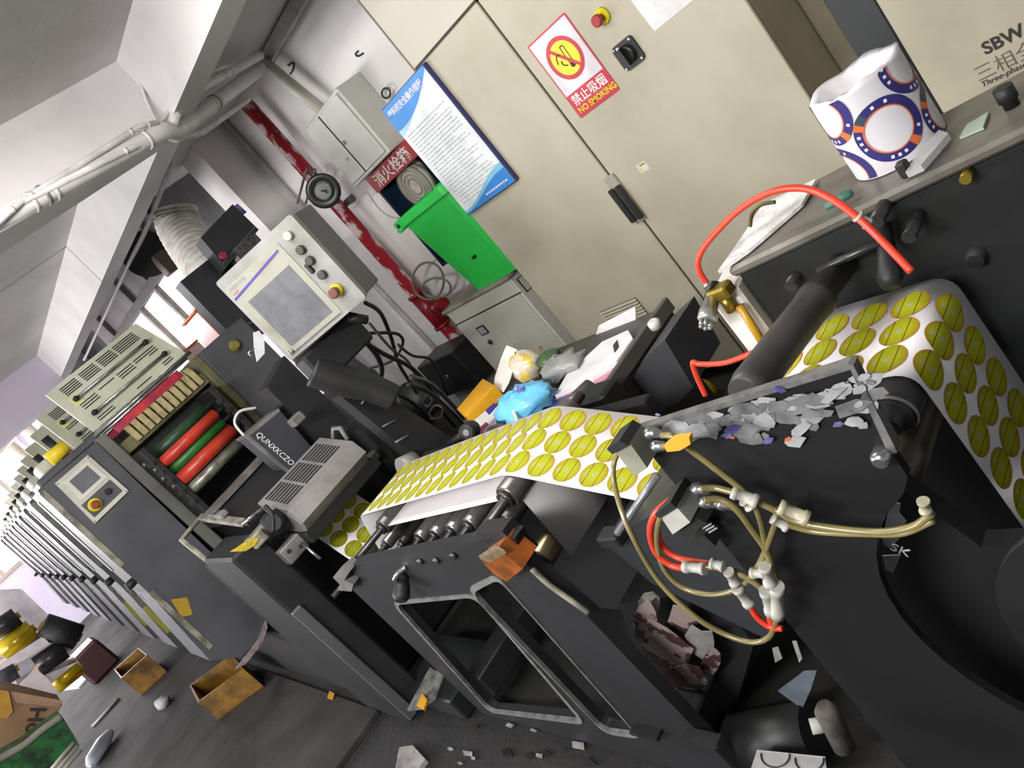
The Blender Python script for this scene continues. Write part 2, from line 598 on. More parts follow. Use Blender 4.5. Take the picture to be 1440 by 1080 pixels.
MB().tube([PY(433, 238, 2.72), PY(446, 246, 2.6), c0 - ax * 0.12], 0.012, 6, False).build('swivel', mat('bracket_steel', (120, 116, 112), 0.5, 0.6), sl)

# ================================================================ big beige control cabinet
beige = mat('cabinet_beige', (184, 178, 158), 0.5, col2=(164, 157, 136), scale=2.2, lo=0.45, hi=0.8)
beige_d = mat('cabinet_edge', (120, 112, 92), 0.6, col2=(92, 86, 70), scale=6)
seam_m = mat('seam_dark', (66, 62, 50), 0.8)
CY = 2.436
bc = thing('control_cabinet', (-2.15, 2.6, 0), 'tall beige two-door electrical control cabinet against the wall', 'cabinet')
MB().box((-3.0, CY + 0.03, 0.1), (-1.29, 2.88, 1.95)).build('body', beige, bc)
MB().box((-2.98, CY + 0.06, 0.0), (-1.31, 2.86, 0.1)).build('plinth', mat('plinth_dark', (46, 46, 44), 0.7), bc)
hdr = MB().box((-2.66, CY + 0.006, 1.962), (-1.29, 2.88, 2.66)).build('header_panel', mat('header_cream', (196, 192, 178), 0.55, col2=(190, 186, 170), scale=2), bc)
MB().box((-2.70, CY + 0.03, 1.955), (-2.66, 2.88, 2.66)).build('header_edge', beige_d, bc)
MB().box((-2.76, CY + 0.2, 1.955), (-2.70, 2.88, 2.66)).build('header_shadow_gap', mat('taupe_gap', (134, 124, 108), 0.8), bc)  # solid strip coloured as the shadow band beside the header
SX = -2.152
dl = MB().bbox((-3.0, CY, 0.10), (SX - 0.006, CY + 0.03, 1.95), 0.004).build('door', beige, bc)
dr = MB().bbox((SX + 0.006, CY, 0.10), (-1.29, CY + 0.03, 1.95), 0.004).build('door', beige, bc)
MB().box((SX - 0.008, CY + 0.008, 0.10), (SX + 0.008, CY + 0.02, 2.3)).build('seam', seam_m, bc)
MB().box((-2.66, CY + 0.008, 1.948), (-1.29, CY + 0.02, 1.964)).build('seam', seam_m, bc)
# handle
hz0, hz1 = 0.90, 1.07
MB().bbox((SX - 0.03, CY - 0.012, hz0 - 0.015), (SX + 0.03, CY, hz1 + 0.05), 0.004).build('handle_plate', mat('handle_plate', (176, 172, 156), 0.4, 0.3), bc)
for dx in (-0.021, 0.021):
    MB().bbox((SX + dx - 0.014, CY - 0.034, hz0), (SX + dx + 0.014, CY - 0.012, hz1), 0.006).build('handle', mat('handle_black', (42, 40, 40), 0.45), bc)
# vent grille with slats
gx0, gx1, gz0, gz1 = -2.71, -2.46, 0.405, 0.575
vg = MB().bbox((gx0, CY - 0.006, gz0), (gx1, CY, gz1), 0.002).build('vent_grille', mat('grille_dark', (70, 66, 58), 0.7), dl)
for k in range(10):
    z = gz0 + 0.008 + k * 0.0165
    MB().prism([(gx0, CY - 0.006, z), (gx0, CY - 0.016, z + 0.002), (gx0, CY - 0.006, z + 0.011)], (gx1 - gx0, 0, 0)).build('slat', beige, vg)
# E-stop, isolator, caution sticker, taped sheet
e0 = PY(848, 22, CY)
es = MB().lathe(e0, (0, -1, 0), [(0, .03), (.012, .03), (.014, .026)], 24).build('emergency_stop_ring', mat('stop_yellow', (226, 210, 20), 0.45), dr)
MB().lathe(e0 - V((0, .014, 0)), (0, -1, 0), [(0, .012), (.02, .012), (.022, .021), (.036, .021), (.04, .016)], 24).build('emergency_stop_button', mat('stop_red', (170, 52, 52), 0.45), dr)
i0 = PY(885, 74, CY)
rs = MB().prism(on(FY, i0, rrect(0, 0, 0.098, 0.098, 0.016)), (0, -0.012, 0)).build('isolator_plate', mat('isolator_black', (44, 44, 44), 0.4), dr)
kn = MB().lathe(i0 + V((0, -.012, 0)), (0, -1, 0), [(0, .034), (.012, .034), (.016, .028)], 24).build('isolator_knob', mat('knob_black', (28, 28, 28), 0.35), dr)
MB().box((i0.x - .008, CY - .05, i0.z - .034), (i0.x + .008, CY - .024, i0.z + .034)).build('knob_grip', mat('knob_black', (28, 28, 28), 0.35), kn)
for sx in (-1, 1):
    for sz in (-1, 1):
        MB().cyl((i0.x + sx * .039, CY - .0155, i0.z + sz * .039), (i0.x + sx * .039, CY - .012, i0.z + sz * .039), 0.0045, seg=8).build('screw', mat('chrome', (190, 190, 190), 0.25, 0.9), rs)
MB().box((i0.x - .03, CY - .0128, i0.z + .03), (i0.x - .018, CY - .012, i0.z + .04)).build('switch_mark', mat('print_white', (225, 225, 225), 0.6), rs)
k0 = PY(904, 235, CY)
ks = MB().prism(on(FY, k0, rrect(0, 0, 0.05, 0.038, 0.003)), (0, -0.0012, 0)).build('caution_sticker', mat('sticker_white', (220, 216, 200), 0.6), dr)
MB().prism(on(FY, k0 - V((0, .0013, 0)), [(-.02, -.013), (-.006, -.013), (-.013, .002)]), (0, -0.0005, 0)).build('warning_triangle', mat('warn_yellow', (226, 206, 30), 0.6), dr)
MB().prism(on(FY, k0 - V((0, .0013, 0)), [(-.01, .008), (.02, .008), (.02, .013), (-.01, .013)]), (0, -0.0005, 0)).build('sticker_stripe', mat('stripe_brown', (140, 112, 40), 0.6), dr)
pcs = [(887, 0), (921, 44), (975, 0), (975, -40), (860, -40)]
ps = MB().prism([PY(*p, CY - .001) for p in pcs], (0, -0.0015, 0)).build('paper_sheet', mat('paper_white', (232, 228, 228), 0.8))
tag(ps, 'white paper sheet taped high on the beige cabinet door', 'paper')

# ================================================================ blue and white notice board
pz0, pz1, px0, px1 = 1.322, 1.945, -2.98, -2.567
py = CY - 0.03
nb = thing('notice_board', (-2.77, py, pz0), 'blue and white printed safety rules board on the beige cabinet', 'poster')
MB().bbox((px0, py, pz0), (px1, CY - 0.001, pz1), 0.003).build('board', mat('board_edge', (58, 60, 120), 0.5), nb)
MB().box((px0 + .004, py - .001, pz0 + .004), (px1 - .004, py, pz1 - .004)).build('white_sheet', mat('poster_white', (232, 236, 238), 0.45), nb)
W = px1 - px0 - 0.008
Hh = pz1 - pz0 - 0.008
o = V((px0 + .004, py - .0012, pz0 + .004))


def wave(n, f0, f1):
    return [(W * k / n, f0(k / n)) for k in range(n + 1)] + [(W * k / n, f1(k / n)) for k in range(n, -1, -1)]


top = lambda t: Hh
curve1 = lambda t: Hh - 0.118 + 0.155 * t ** 1.8 - 0.05 * t
pale = lambda t: Hh - 0.150 + 0.13 * t ** 1.3
MB().prism(on(FY, o, wave(16, lambda t: min(Hh, pale(t)), top)), (0, -.0004, 0)).build('pale_wave', mat('pale_blue', (176, 214, 236), 0.45), nb)
MB().prism(on(FY, o - V((0, .0006, 0)), wave(16, lambda t: min(Hh - .001, curve1(t)), top)), (0, -.0004, 0)).build('blue_header', mat('poster_blue', (72, 148, 218), 0.45, col2=(56, 122, 204), scale=6), nb)
bl = lambda t: 0.004 + 0.075 * t ** 1.2
MB().prism(on(FY, o, wave(16, lambda t: 0, lambda t: 0.018 + 0.088 * (0.5 - 0.5 * cos(pi * t)))), (0, -.0004, 0)).build('pale_footer_wave', mat('pale_footer', (120, 196, 228), 0.45), nb)
MB().prism(on(FY, o - V((0, .0006, 0)), wave(16, lambda t: 0, lambda t: 0.006 + 0.072 * (0.5 - 0.5 * cos(pi * min(1, t * 1.05))))), (0, -.0004, 0)).build('blue_footer', mat('poster_blue2', (44, 130, 208), 0.45), nb)
lettering('塑料机安全操作规程', 0.036, mat('poster_letter', (236, 226, 236), 0.5), nb, o + V((.022, -.0016, Hh - .052)), FY, bold=0.0006, sx=0.98)
rows = MB()
rnd = random.Random(3)
for k in range(24):
    z = Hh - 0.165 - k * 0.0172
    u = 0.03
    end = W - rnd.choice([0.03, 0.03, 0.05, 0.12])
    while u < end:
        l = rnd.uniform(0.006, 0.028)
        rows.box((o.x + u, o.y - .0009, o.z + z), (o.x + min(u + l, end), o.y - .0004, o.z + z + 0.0042))
        u += l + rnd.uniform(0.002, 0.008)
rows.build('printed_rows', mat('print_grey', (172, 174, 178), 0.7), nb, kind='stuff')
rows = MB()
for k in range(9):
    rows.box((o.x + .2 + k * .02, o.y - .0014, o.z + .022), (o.x + .2 + k * .02 + .013, o.y - .001, o.z + .030))
rows.build('footer_print', mat('poster_letter', (236, 226, 236), 0.5), nb, kind='stuff')

# ================================================================ no smoking sign
ns = thing('no_smoking_sign', (-1.97, CY, 1.368), 'red and white no smoking sign with yellow disc on the beige cabinet', 'sign')
sz0, sz1, sx0, sx1 = 1.368, 1.703, -2.087, -1.858
so = V((sx0, CY - 0.001, sz0))
SW, SH = sx1 - sx0, sz1 - sz0
red_s = mat('sign_red', (196, 36, 58), 0.4)
MB().prism(on(FY, so, rrect(SW / 2, SH / 2, SW, SH, 0.006)), (0, -.002, 0)).build('board', red_s, ns)
o2 = so - V((0, .002, 0))
MB().prism(on(FY, o2, [(.007, .098), (SW - .007, .098), (SW - .007, SH - .007), (.007, SH - .007)]), (0, -.0005, 0)).build('white_field', mat('sign_white', (226, 220, 226), 0.4), ns)
cu, cv = SW / 2 + 0.0, 0.098 + (SH - .105) / 2
o3 = o2 - V((0, .0006, 0))
MB().prism(on(FY, o3, ell(cu, cv, .081, .081, 40)), (0, -.0004, 0)).build('yellow_disc', mat('sign_yellow', (232, 222, 26), 0.4), ns)
o4 = o3 - V((0, .0005, 0))
MB().ringprism(on(FY, o4, ell(cu, cv, .083, .083, 40)), on(FY, o4, ell(cu, cv, .066, .066, 40)), (0, -.0006, 0)).build('red_ring', red_s, ns)
ink = mat('sign_black', (48, 44, 10), 0.6)
cg = MB()
A = [(cu - .052, cv + .004), (cu + .052, cv + .004), (cu + .052, cv + .014), (cu - .052, cv + .014)]


def rot2(pts, c, a):
    return [(c[0] + (p[0] - c[0]) * cos(a) - (p[1] - c[1]) * sin(a), c[1] + (p[0] - c[0]) * sin(a) + (p[1] - c[1]) * cos(a)) for p in pts]


cig = [(cu + .005, cv + .038), (cu + .021, cv + .04), (cu + .018, cv - .03), (cu + .004, cv - .03)]
a = radians(8)
cigo = rot2(rrect(cu + .014, cv + .006, .022, .078, .008), (cu, cv), radians(-2))
cigi = rot2(rrect(cu + .014, cv + .006, .014, .070, .0062), (cu, cv), radians(-2))
MB().ringprism(on(FY, o4, cigo), on(FY, o4, cigi), (0, -.0003, 0)).build('cigarette_outline', ink, ns)
MB().prism(on(FY, o4, ell(cu + .013, cv - .035, .012, .011, 16)), (0, -.0004, 0)).build('cigarette_tip', ink, ns)
for pts in ([(-.012, .02), (-.022, .026), (-.034, .02), (-.04, .008), (-.044, -.002)], [(-.022, -.0), (-.026, -.012), (-.018, -.022), (-.008, -.026)]):
    MB().tube([o4 + FY @ V((cu + p[0], cv + p[1], 0)) for p in pts], 0.0026, 5).build('smoke_curl', ink, ns)
MB().prism(on(FY, o4 - V((0, .0005, 0)), rot2([(cu - .07, cv - .0065), (cu + .07, cv - .0065), (cu + .07, cv + .0065), (cu - .07, cv + .0065)], (cu, cv), radians(-52))), (0, -.0006, 0)).build('red_slash', red_s, ns)
lettering('禁止吸烟', 0.047, mat('sign_letter', (236, 232, 234), 0.5), ns, o2 + V((.018, -.001, .051)), FY, bold=0.0005, sx=1.02)
lettering('NO SMOKING', 0.033, mat('sign_letter_yellow', (240, 206, 40), 0.5), ns, o2 + V((.016, -.001, .016)), FY, bold=0.0008, sx=1.02)

# ================================================================ right-hand voltage stabiliser and shadowed panel
tan_m = mat('tan_panel', (126, 118, 96), 0.6, col2=(104, 96, 78), scale=2)  # dark tan has the recess shadow put into the colour
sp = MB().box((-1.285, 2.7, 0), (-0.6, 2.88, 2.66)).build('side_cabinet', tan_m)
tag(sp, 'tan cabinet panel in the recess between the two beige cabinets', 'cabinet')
SYY = 2.0
sb = thing('voltage_stabilizer', (-0.5, SYY, 0), 'beige voltage stabiliser cabinet with black corner post and lettering', 'cabinet')
e1 = PY(1232, 0, SYY)
MB().box((e1.x, SYY, 0.05), (0.5, 2.6, 2.2)).build('front_panel', mat('stabilizer_beige', (172, 165, 145), 0.5, col2=(154, 147, 128), scale=2.5), sb)
MB().bbox((e1.x - 0.10, SYY - 0.004, 0.0), (e1.x, 2.6, 2.2), 0.004).build('corner_post', mat('post_black', (44, 48, 48), 0.5, col2=(34, 36, 36), scale=5), sb)
MB().box((e1.x - 0.125, SYY + 0.08, 0.0), (e1.x - 0.10, 2.6, 2.2)).build('side_edge', mat('side_grey', (120, 116, 104), 0.6), sb)
let_m = mat('letter_black', (38, 38, 36), 0.6)
q = PY(1386, 77, SYY)
lettering('SBW-', 0.041, let_m, sb, q - V((0, .001, 0)), FY, bold=0.001, sx=1.0)
q = PY(1374, 113, SYY)
lettering('三相全自动', 0.044, mat('letter_grey', (96, 92, 84), 0.6), sb, q - V((0, .001, .004)), FY, bold=-0.0004)
q = PY(1380, 121, SYY)
lettering('Three-phase au', 0.019, let_m, sb, q - V((0, .001, .004)), FY, shear=0.25)
# ================================================================ printing press
mgrey = mat('machine_grey', (84, 84, 89), 0.5, col2=(66, 66, 70), scale=3.5, lo=0.4, hi=0.75, spec=0.4)
mgrey2 = mat('machine_grey_frame', (104, 103, 96), 0.5, col2=(84, 82, 74), scale=5)
mdark = mat('machine_dark', (40, 41, 43), 0.5, col2=(31, 31, 33), scale=4, spec=0.3)
mblack = mat('machine_black', (30, 30, 31), 0.55, col2=(22, 22, 22), scale=4)
oily = mat('oily_olive', (112, 108, 72), 0.5, col2=(64, 62, 44), scale=9, lo=0.35, hi=0.65)
alu = mat('worn_aluminium', (126, 124, 121), 0.5, 0.2, col2=(84, 80, 78), scale=9)
steel = mat('bright_steel', (188, 188, 188), 0.25, 0.9, col2=(140, 140, 140), scale=12)
dsteel = mat('dark_steel', (86, 84, 84), 0.35, 0.7, col2=(56, 54, 54), scale=10)
beige_t = mat('tray_beige', (198, 198, 178), 0.5, col2=(176, 178, 154), scale=5)
slot_m = mat('slot_black', (40, 40, 38), 0.6)
gr_m = mat('grime_edge', (150, 146, 132), 0.6, col2=(96, 92, 84), scale=14, lo=0.4, hi=0.6)

pb = thing('press_base', (-6, 0.9, 0), 'long dark base under the row of printing units', 'machine base')
MB().bbox((-12.2, 0.62, 0.0), (-3.9, 1.62, 0.60), 0.01).build('plinth', mdark, pb)
MB().bbox((-12.2, 0.57, 0.0), (-3.85, 0.62, 0.42), 0.006).build('side_panel', mblack, pb)

unit_names = ['nearest grey printing unit with touch panel and red and green inking rollers',
              'second grey printing unit behind the one with the touch panel',
              'third printing unit in the row going away',
              'fourth printing unit in the row going away',
              'fifth printing unit, partly hidden in the row',
              'sixth printing unit, a thin sliver in the row', 'seventh printing unit, a thin sliver in the row', 'eighth printing unit, a thin sliver in the row', 'ninth printing unit, near the far end of the row', 'tenth printing unit, last at the far end of the row']
UX = [-4.1, -4.85, -5.55, -6.25, -6.95, -7.65, -8.4, -9.3, -10.4, -11.6]
cov_b = 0.52


def cover_outline(y0, y1, zt, zb):
    """side cover seen along X: square top, rounded lower edge"""
    pts = [(y0, zt), (y1, zt), (y1 - 0.02, zb + 0.02)]
    for k in range(1, 7):
        t = k / 6.0
        pts.append((y1 - 0.02 - (y1 - y0 - 0.06) * t, zb + 0.02 - 0.11 * sin(t * pi * 0.8) + 0.06 * t))
    return pts


for ui, X in enumerate(UX):
    u = thing('printing_unit', (X - 0.25, 0.9, 0.62), unit_names[ui], 'printing unit', 'printing units of the press')
    y0, y1 = 0.375, 0.695
    yb = 0.30
    pts = [(y0, 1.685), (y1, 1.68), (y1 - .03, 0.80), (y1 - 0.075, 0.50), (0.52, 0.435), (0.40, 0.455), (0.30, 0.56), (0.352, 1.0)]
    cov = MB().prism([(X - 0.42, a, b) for a, b in pts], (0.42, 0, 0)).build('side_cover', mgrey, u)
    # trims on the operator edge
    for (za, zb_) in ((1.67, 1.18), (1.0, 0.60)):
        ya = y0 - (1.685 - za) * 0.034
        yb_ = y0 - (1.685 - zb_) * 0.034
        MB().prism([(X - 0.03, ya - 0.004, za), (X + 0.004, ya - 0.004, za), (X + 0.004, ya + 0.022, za), (X - .03, ya + 0.022, za)],
                   (0, yb_ - ya, zb_ - za)).build('edge_trim', gr_m if ui == 0 else alu, u)
        MB().prism([(X - 0.40, ya - 0.006, za - .02), (X - 0.33, ya - 0.006, za - .02), (X - 0.33, ya + 0.02, za - .02), (X - .40, ya + 0.02, za - .02)],
                   (0, yb_ - ya, zb_ - za)).build('edge_trim', alu, u)
    MB().lathe((X - 0.02, 0.36, 1.09), (0, -1, 0), [(0, .02), (.03, .022), (.05, .016)], 12).build('clamp_knob', mblack, u)
    # main body
    MB().bbox((X - 0.45, 0.74, 0.62), (X - 0.12, 1.36, 1.64), 0.01).build('body', mblack, u)
    MB().bbox((X - 0.36, 0.695, 0.55), (X - 0.005, 0.755, 1.69), 0.006).build('frame_post', mgrey2, u)
    MB().bbox((X - 0.36, 1.30, 0.62), (X - 0.005, 1.345, 1.68), 0.006).build('frame_post', oily, u)
    MB().bbox((X - 0.36, 1.345, 0.62), (X - 0.0, 1.66, 1.68), 0.008).build('rear_cover', mgrey, u)
    MB().bbox((X - 0.44, 0.40, 1.68), (X - 0.05, 0.74, 1.72), 0.01).build('top_plate', alu if ui else mgrey, u)
    # ink fountain lid: open plate with slots and two rods
    ly0, ly1, lz0, lz1 = 0.74, 1.335, 1.725, 2.0
    lid = MB().prism([(X - 0.10, ly0, lz0), (X - 0.10, ly1, lz0), (X - 0.14, ly1 - 0.06, lz1), (X - 0.14, ly0 - 0.015, lz1)], (-0.015, 0, 0)).build('fountain_lid', beige_t, u)

    def L(a, b, off=0.0):
        return V((X - 0.10 - 0.04 * b + off, ly0 - 0.015 * b + a * (ly1 - ly0 - 0.045 * b), lz0 + b * (lz1 - lz0)))
    if ui < 2:
        rn = random.Random(ui + 5)
        for row, b in enumerate((0.90, 0.86, 0.82, 0.78, 0.74, 0.48, 0.43, 0.38, 0.12, 0.07)):
            for a0 in (0.10, 0.30, 0.49, 0.67, 0.80):
                if row > 4 and rn.random() < 0.3:
                    continue
                a1 = a0 + (0.16 if a0 < 0.8 else 0.10)
                MB().prism([L(a0, b, .001), L(a1, b, .001), L(a1, b + 0.022, .001), L(a0, b + 0.022, .001)], (0.001, 0, 0)).build('slot', slot_m, lid)
        for b in (0.62, 0.24):
            MB().tube([L(0.12, b, .02), L(0.88, b, .02)], 0.008, 8, False).build('lid_rod', steel, lid)
            for a in (0.12, 0.88):
                MB().tube([L(a, b, 0.0), L(a, b, .032)], 0.014, 8, False).build('rod_mount', mdark, lid)
        MB().prism([L(.08, .5, .003), L(.16, .5, .003), L(.16, .68, .003), L(.08, .68, .003)], (0.001, 0, 0)).build('yellow_sticker', mat('pale_yellow', (226, 226, 150), 0.6), lid)
        MB().tube([(X - 0.05, 0.72, 1.705), (X - 0.05, 1.34, 1.715)], 0.010, 8, False).build('hinge_rod', steel, u)
        MB().tube([(X - 0.035, 0.74, 1.688), (X - 0.035, 1.30, 1.70)], 0.007, 8, False).build('hinge_rod', steel, u)
        # ink keys
        kb = MB().bbox((X - 0.12, 0.76, 1.535), (X - 0.04, 1.30, 1.60), 0.004).build('key_bar', oily, u)
        for k in range(11):
            yy = 0.83 + k * 0.041
            MB().prism([(X - 0.04, yy, 1.60), (X - 0.02, yy, 1.555), (X - 0.02, yy, 1.63), (X - 0.05, yy, 1.665)], (0, 0.029, 0)).build('ink_key', mat('key_brass', (182, 168, 122), 0.5, col2=(140, 126, 84), scale=20), u)
        inkr = MB().prism([(X - .055, .80, 1.655), (X - .03, .80, 1.645), (X - .04, .80, 1.69), (X - .06, .80, 1.69)], (0, .42, 0)).build('wet_ink', mat('wet_red_ink', (196, 52, 62), 0.25, col2=(120, 24, 60), scale=9), u)
        # rollers
        rolls = [(1.453, mat('dark_green_rubber', (44, 74, 48), 0.4), 0.030, -0.06), (1.405, mat('red_rubber', (206, 66, 46), 0.35, col2=(170, 44, 34), scale=8), 0.030, 0.02),
                 (1.350, mat('green_rubber', (48, 112, 50), 0.4, col2=(36, 86, 40), scale=8), 0.030, -0.005), (1.292, mat('red_rubber', (206, 66, 46), 0.35), 0.034, 0.03)]
        for z, mm, r, dx in rolls:
            ro = MB().cyl((X + 0.13 + dx, 0.79, z), (X + 0.13 + dx, 1.14, z), r, seg=20).build('ink_roller', mm, u)
            MB().cyl((X + 0.13 + dx, 0.745, z), (X + 0.13 + dx, 1.20, z), 0.011, seg=10).build('roller_shaft', steel, ro)
        MB().cyl((X + 0.15, 0.78, 1.222), (X + 0.15, 1.12, 1.222), 0.03, seg=20).build('plate_cylinder', mat('inky_metal', (150, 156, 144), 0.35, 0.5, col2=(110, 90, 84), scale=22), u)
        for yy in (0.755, 1.19):
            MB().bbox((X - 0.12, yy, 1.0), (X + 0.19, yy + 0.035, 1.52), 0.006).build('roller_bearing_plate', mblack, u)
            for z in (1.18, 1.25, 1.32, 1.38, 1.44):
                MB().cyl((X + 0.195, yy - 0.01, z), (X + 0.215, yy - 0.01, z), 0.014, seg=10).build('bearing_bolt', dsteel, u)
    # knob column and boxes on top
    MB().cyl((X - 0.30, 0.60, 1.72), (X - 0.30, 0.60, 1.86), 0.022, seg=12).build('top_handle', mblack, u)
    MB().bbox((X - 0.42, 0.46, 1.72), (X - 0.2, 0.56, 1.78), 0.01).build('valve_box', mat('pale_box', (206, 202, 190), 0.5), u)
    if ui == 0:
        MB().cyl((X - 0.16, 0.52, 1.76), (X - 0.16, 0.62, 1.76), 0.035, seg=14).build('tape_roll', mat('yellow_tape', (228, 200, 40), 0.45), u)
        pan = MB().prism([(X + 0.001, a, b) for a, b in ((.444, 1.66), (.627, 1.66), (.628, 1.412), (.425, 1.408))], (0.012, 0, 0)).build('touch_panel', mat('panel_cream', (206, 204, 190), 0.45), u)
        MB().prism([(X + .0132, a, b) for a, b in ((.466, 1.64), (.61, 1.64), (.61, 1.525), (.462, 1.525))], (0.003, 0, 0)).build('screen_bezel', mat('bezel_white', (222, 220, 208), 0.4), pan)
        MB().prism([(X + .0164, a, b) for a, b in ((.488, 1.625), (.59, 1.625), (.59, 1.543), (.486, 1.543))], (0.001, 0, 0)).build('screen', mat('screen_grey', (112, 112, 118), 0.25), pan)
        MB().prism([(X + .0132, a, b) for a, b in ((.446, 1.51), (.61, 1.51), (.61, 1.432), (.444, 1.43))], (0.002, 0, 0)).build('button_plate', mat('button_plate_grey', (86, 86, 92), 0.4), pan)
        MB().lathe((X + .0152, .485, 1.470), (1, 0, 0), [(0, .031), (.005, .031), (.006, .026)], 24).build('emergency_stop_ring', mat('stop_yellow', (226, 210, 20), 0.45), pan)
        MB().lathe((X + .0212, .485, 1.470), (1, 0, 0), [(0, .012), (.012, .012), (.014, .02), (.024, .02), (.028, .014)], 20).build('emergency_stop_button', mat('stop_dull', (150, 62, 50), 0.5), pan)
        MB().lathe((X + .0152, .565, 1.475), (1, 0, 0), [(0, .015), (.012, .015), (.016, .011)], 16).build('rotary_knob', mat('knob_dark', (40, 42, 52), 0.35), pan)
        for a, b in ((.45, 1.65), (.62, 1.65), (.432, 1.416), (.62, 1.418)):
            MB().cyl((X + .013, a, b), (X + .015, a, b), .004, seg=8).build('screw', steel, pan)
        MB().prism([PX(240, 843, X + .002), PX(263, 840, X + .002), PX(271, 864, X + .002), PX(255, 868, X + .002)], (.001, 0, 0)).build('yellow_sticker', mat('old_yellow', (186, 150, 40), 0.5), u)
        MB().lathe(PX(330, 486, X), (1, 0, 0), [(0, .034), (.012, .034), (.018, .02), (.024, .02)], 20).build('cover_knob', mat('brass_knob', (130, 122, 60), 0.4), u)
        # metal lower rim of the cover
        MB().prism([PX(330, 941, X + .003), PX(362, 900, X + .003), PX(373, 870, X + .003), PX(376, 882, X + .003), PX(368, 906, X + .003), PX(345, 934, X + .003)], (.004, 0, 0)).build('torn_rim', mat('torn_foil', (196, 190, 188), 0.35, 0.4, col2=(150, 120, 120), scale=30), u)
    if ui in (1, 2):
        MB().prism([(X + .006, .335, .86), (X + .006, .36, .86), (X + .006, .345, .66), (X + .006, .32, .66)], (.002, 0, 0)).build('yellow_tape_strip', mat('old_tape', (170, 166, 60), 0.5), u)

# ================================================================ UV drying station after the units
ls = thing('drying_station', (-3.4, 0.95, 0), 'dark drying station with slotted lamp housing between press and roller frame', 'drying station')
MB().bbox((-3.45, 0.515, 0.03), (-3.0, 0.655, 1.03), 0.012).build('side_case', mdark, ls)
MB().bbox((-3.84, .56, .03), (-3.45, .655, .95), .008).build('side_case_rear', mblack, ls)
MB().bbox((-3.005, 0.515, 0.05), (-2.98, 0.56, 0.72), 0.004).build('corner_strip', mgrey, ls)
MB().bbox((-3.85, 1.25, 0.02), (-3.0, 1.34, 1.03), 0.012).build('rear_case', mdark, ls)
MB().bbox((-3.80, 0.66, 0.02), (-3.35, 1.25, 0.80), 0.01).build('inner_body', mblack, ls)
# dark cover plate with aluminium bars
MB().prism([(-3.55, .68, 1.115), (-3.55, 1.10, 1.125), (-3.14, 1.10, 1.06), (-3.14, .68, 1.06)], (0, 0, -.02)).build('dark_cover', mat('smoked_cover', (36, 38, 41), 0.55, spec=.25), ls)
MB().prism([(-3.56, .66, 1.125), (-3.56, 1.10, 1.135), (-3.52, 1.10, 1.13), (-3.52, .66, 1.12)], (0, 0, .018)).build('cover_bar', alu, ls)
MB().prism([(-3.61, .66, 1.13), (-3.61, 1.10, 1.14), (-3.57, 1.10, 1.135), (-3.57, .66, 1.125)], (0, 0, .012)).build('cover_bar', alu, ls)
MB().prism([(-3.61, .655, 1.13), (-3.61, .685, 1.13), (-3.12, .685, 1.06), (-3.12, .655, 1.06)], (0, 0, .02)).build('cover_side_bar', gr_m, ls)
MB().bbox((-3.40, .665, 1.11), (-3.30, .70, 1.135), .004).build('hinge_block', alu, ls)
MB().tube([(-3.45, .53, 1.02), (-3.62, .55, 1.13), (-3.62, .655, 1.14)], .012, 8, False).build('bent_bar', gr_m, ls)
# dark box with lettering
DX = -3.2
dq = [PX(351, 613, DX), PX(394, 578, DX), PX(448, 640, DX), PX(408, 662, DX)]
dbx = MB().prism(dq, (-.16, 0, 0)).build('controller_box', mat('controller_dark', (58, 59, 66), 0.45), ls)
MB().prism([dq[0], dq[1], dq[1] + V((0, .004, .014)), dq[0] + V((0, -.006, .014))], (-.165, 0, 0)).build('box_lid', alu, ls)
MB().prism([dq[0] + V((.002, -.014, .008)), dq[0] + V((.002, 0, .008)), dq[3] + V((.002, 0, 0)), dq[3] + V((.002, -.014, 0))], (-.01, 0, 0)).build('box_edge', alu, ls)
ld = (dq[3] - dq[0]).normalized()
lu = V((1, 0, 0)).cross(ld)
lettering('QUNXKCZO', 0.034, mat('print_white', (225, 225, 225), 0.6), ls, dq[0] + V((.0015, .018, -.012)), Matrix((ld, lu, V((1, 0, 0)))).transposed(), shear=0.2, sx=1.0)
MB().tube([dq[0] + V((-.05, .0, .01)), dq[0] + V((-.05, .01, .075)), dq[0] + V((-.05, .06, .095)), dq[0] + V((-.05, .12, .06))], .006, 6).build('cable_loop', mat('cable_white', (200, 198, 194), 0.5), ls)
# slotted lamp housing
y0, y1 = 0.755, 1.125
hs = mat('housing_grey', (150, 146, 144), 0.42, 0.25, col2=(122, 116, 116), scale=8)
prof = [(-3.10, 1.085), (-2.865, 1.02), (-2.84, 0.955), (-2.90, 0.90), (-3.12, 0.93)]
hb = MB().prism([(a, y0, b) for a, b in prof], (0, y1 - y0, 0)).build('lamp_housing', hs, ls)
for col in range(3):
    for k in range(8):
        t = 0.10 + k * 0.095
        xx = -3.10 + 0.235 * t
        zz = 1.085 - 0.065 * t
        ya = y0 + 0.025 + col * 0.108
        MB().prism([(xx, ya, zz + .0006), (xx + .012, ya, zz - .0027), (xx + .012, ya + .094, zz - .0027), (xx, ya + .094, zz + .0006)], (0.0002, 0, .0012)).build('slot', slot_m, hb)
MB().prism([(a, y0 + 0.0, b) for a, b in [(-2.865, 1.02), (-2.84, .955), (-2.85, .952), (-2.875, 1.015)]], (0, -.012, 0)).build('housing_end', alu, hb)
MB().bbox((-3.13, y0 - .02, .86), (-2.88, y1 + .03, .91), .006).build('housing_shadow_plate', mblack, ls)  # black plate standing in for the shade below the housing
MB().tube([(-3.0, 1.13, 1.06), (-2.98, 1.15, 1.09), (-2.92, 1.15, 1.08), (-2.90, 1.13, 1.03)], .010, 8, False).build('housing_handle', alu, ls)
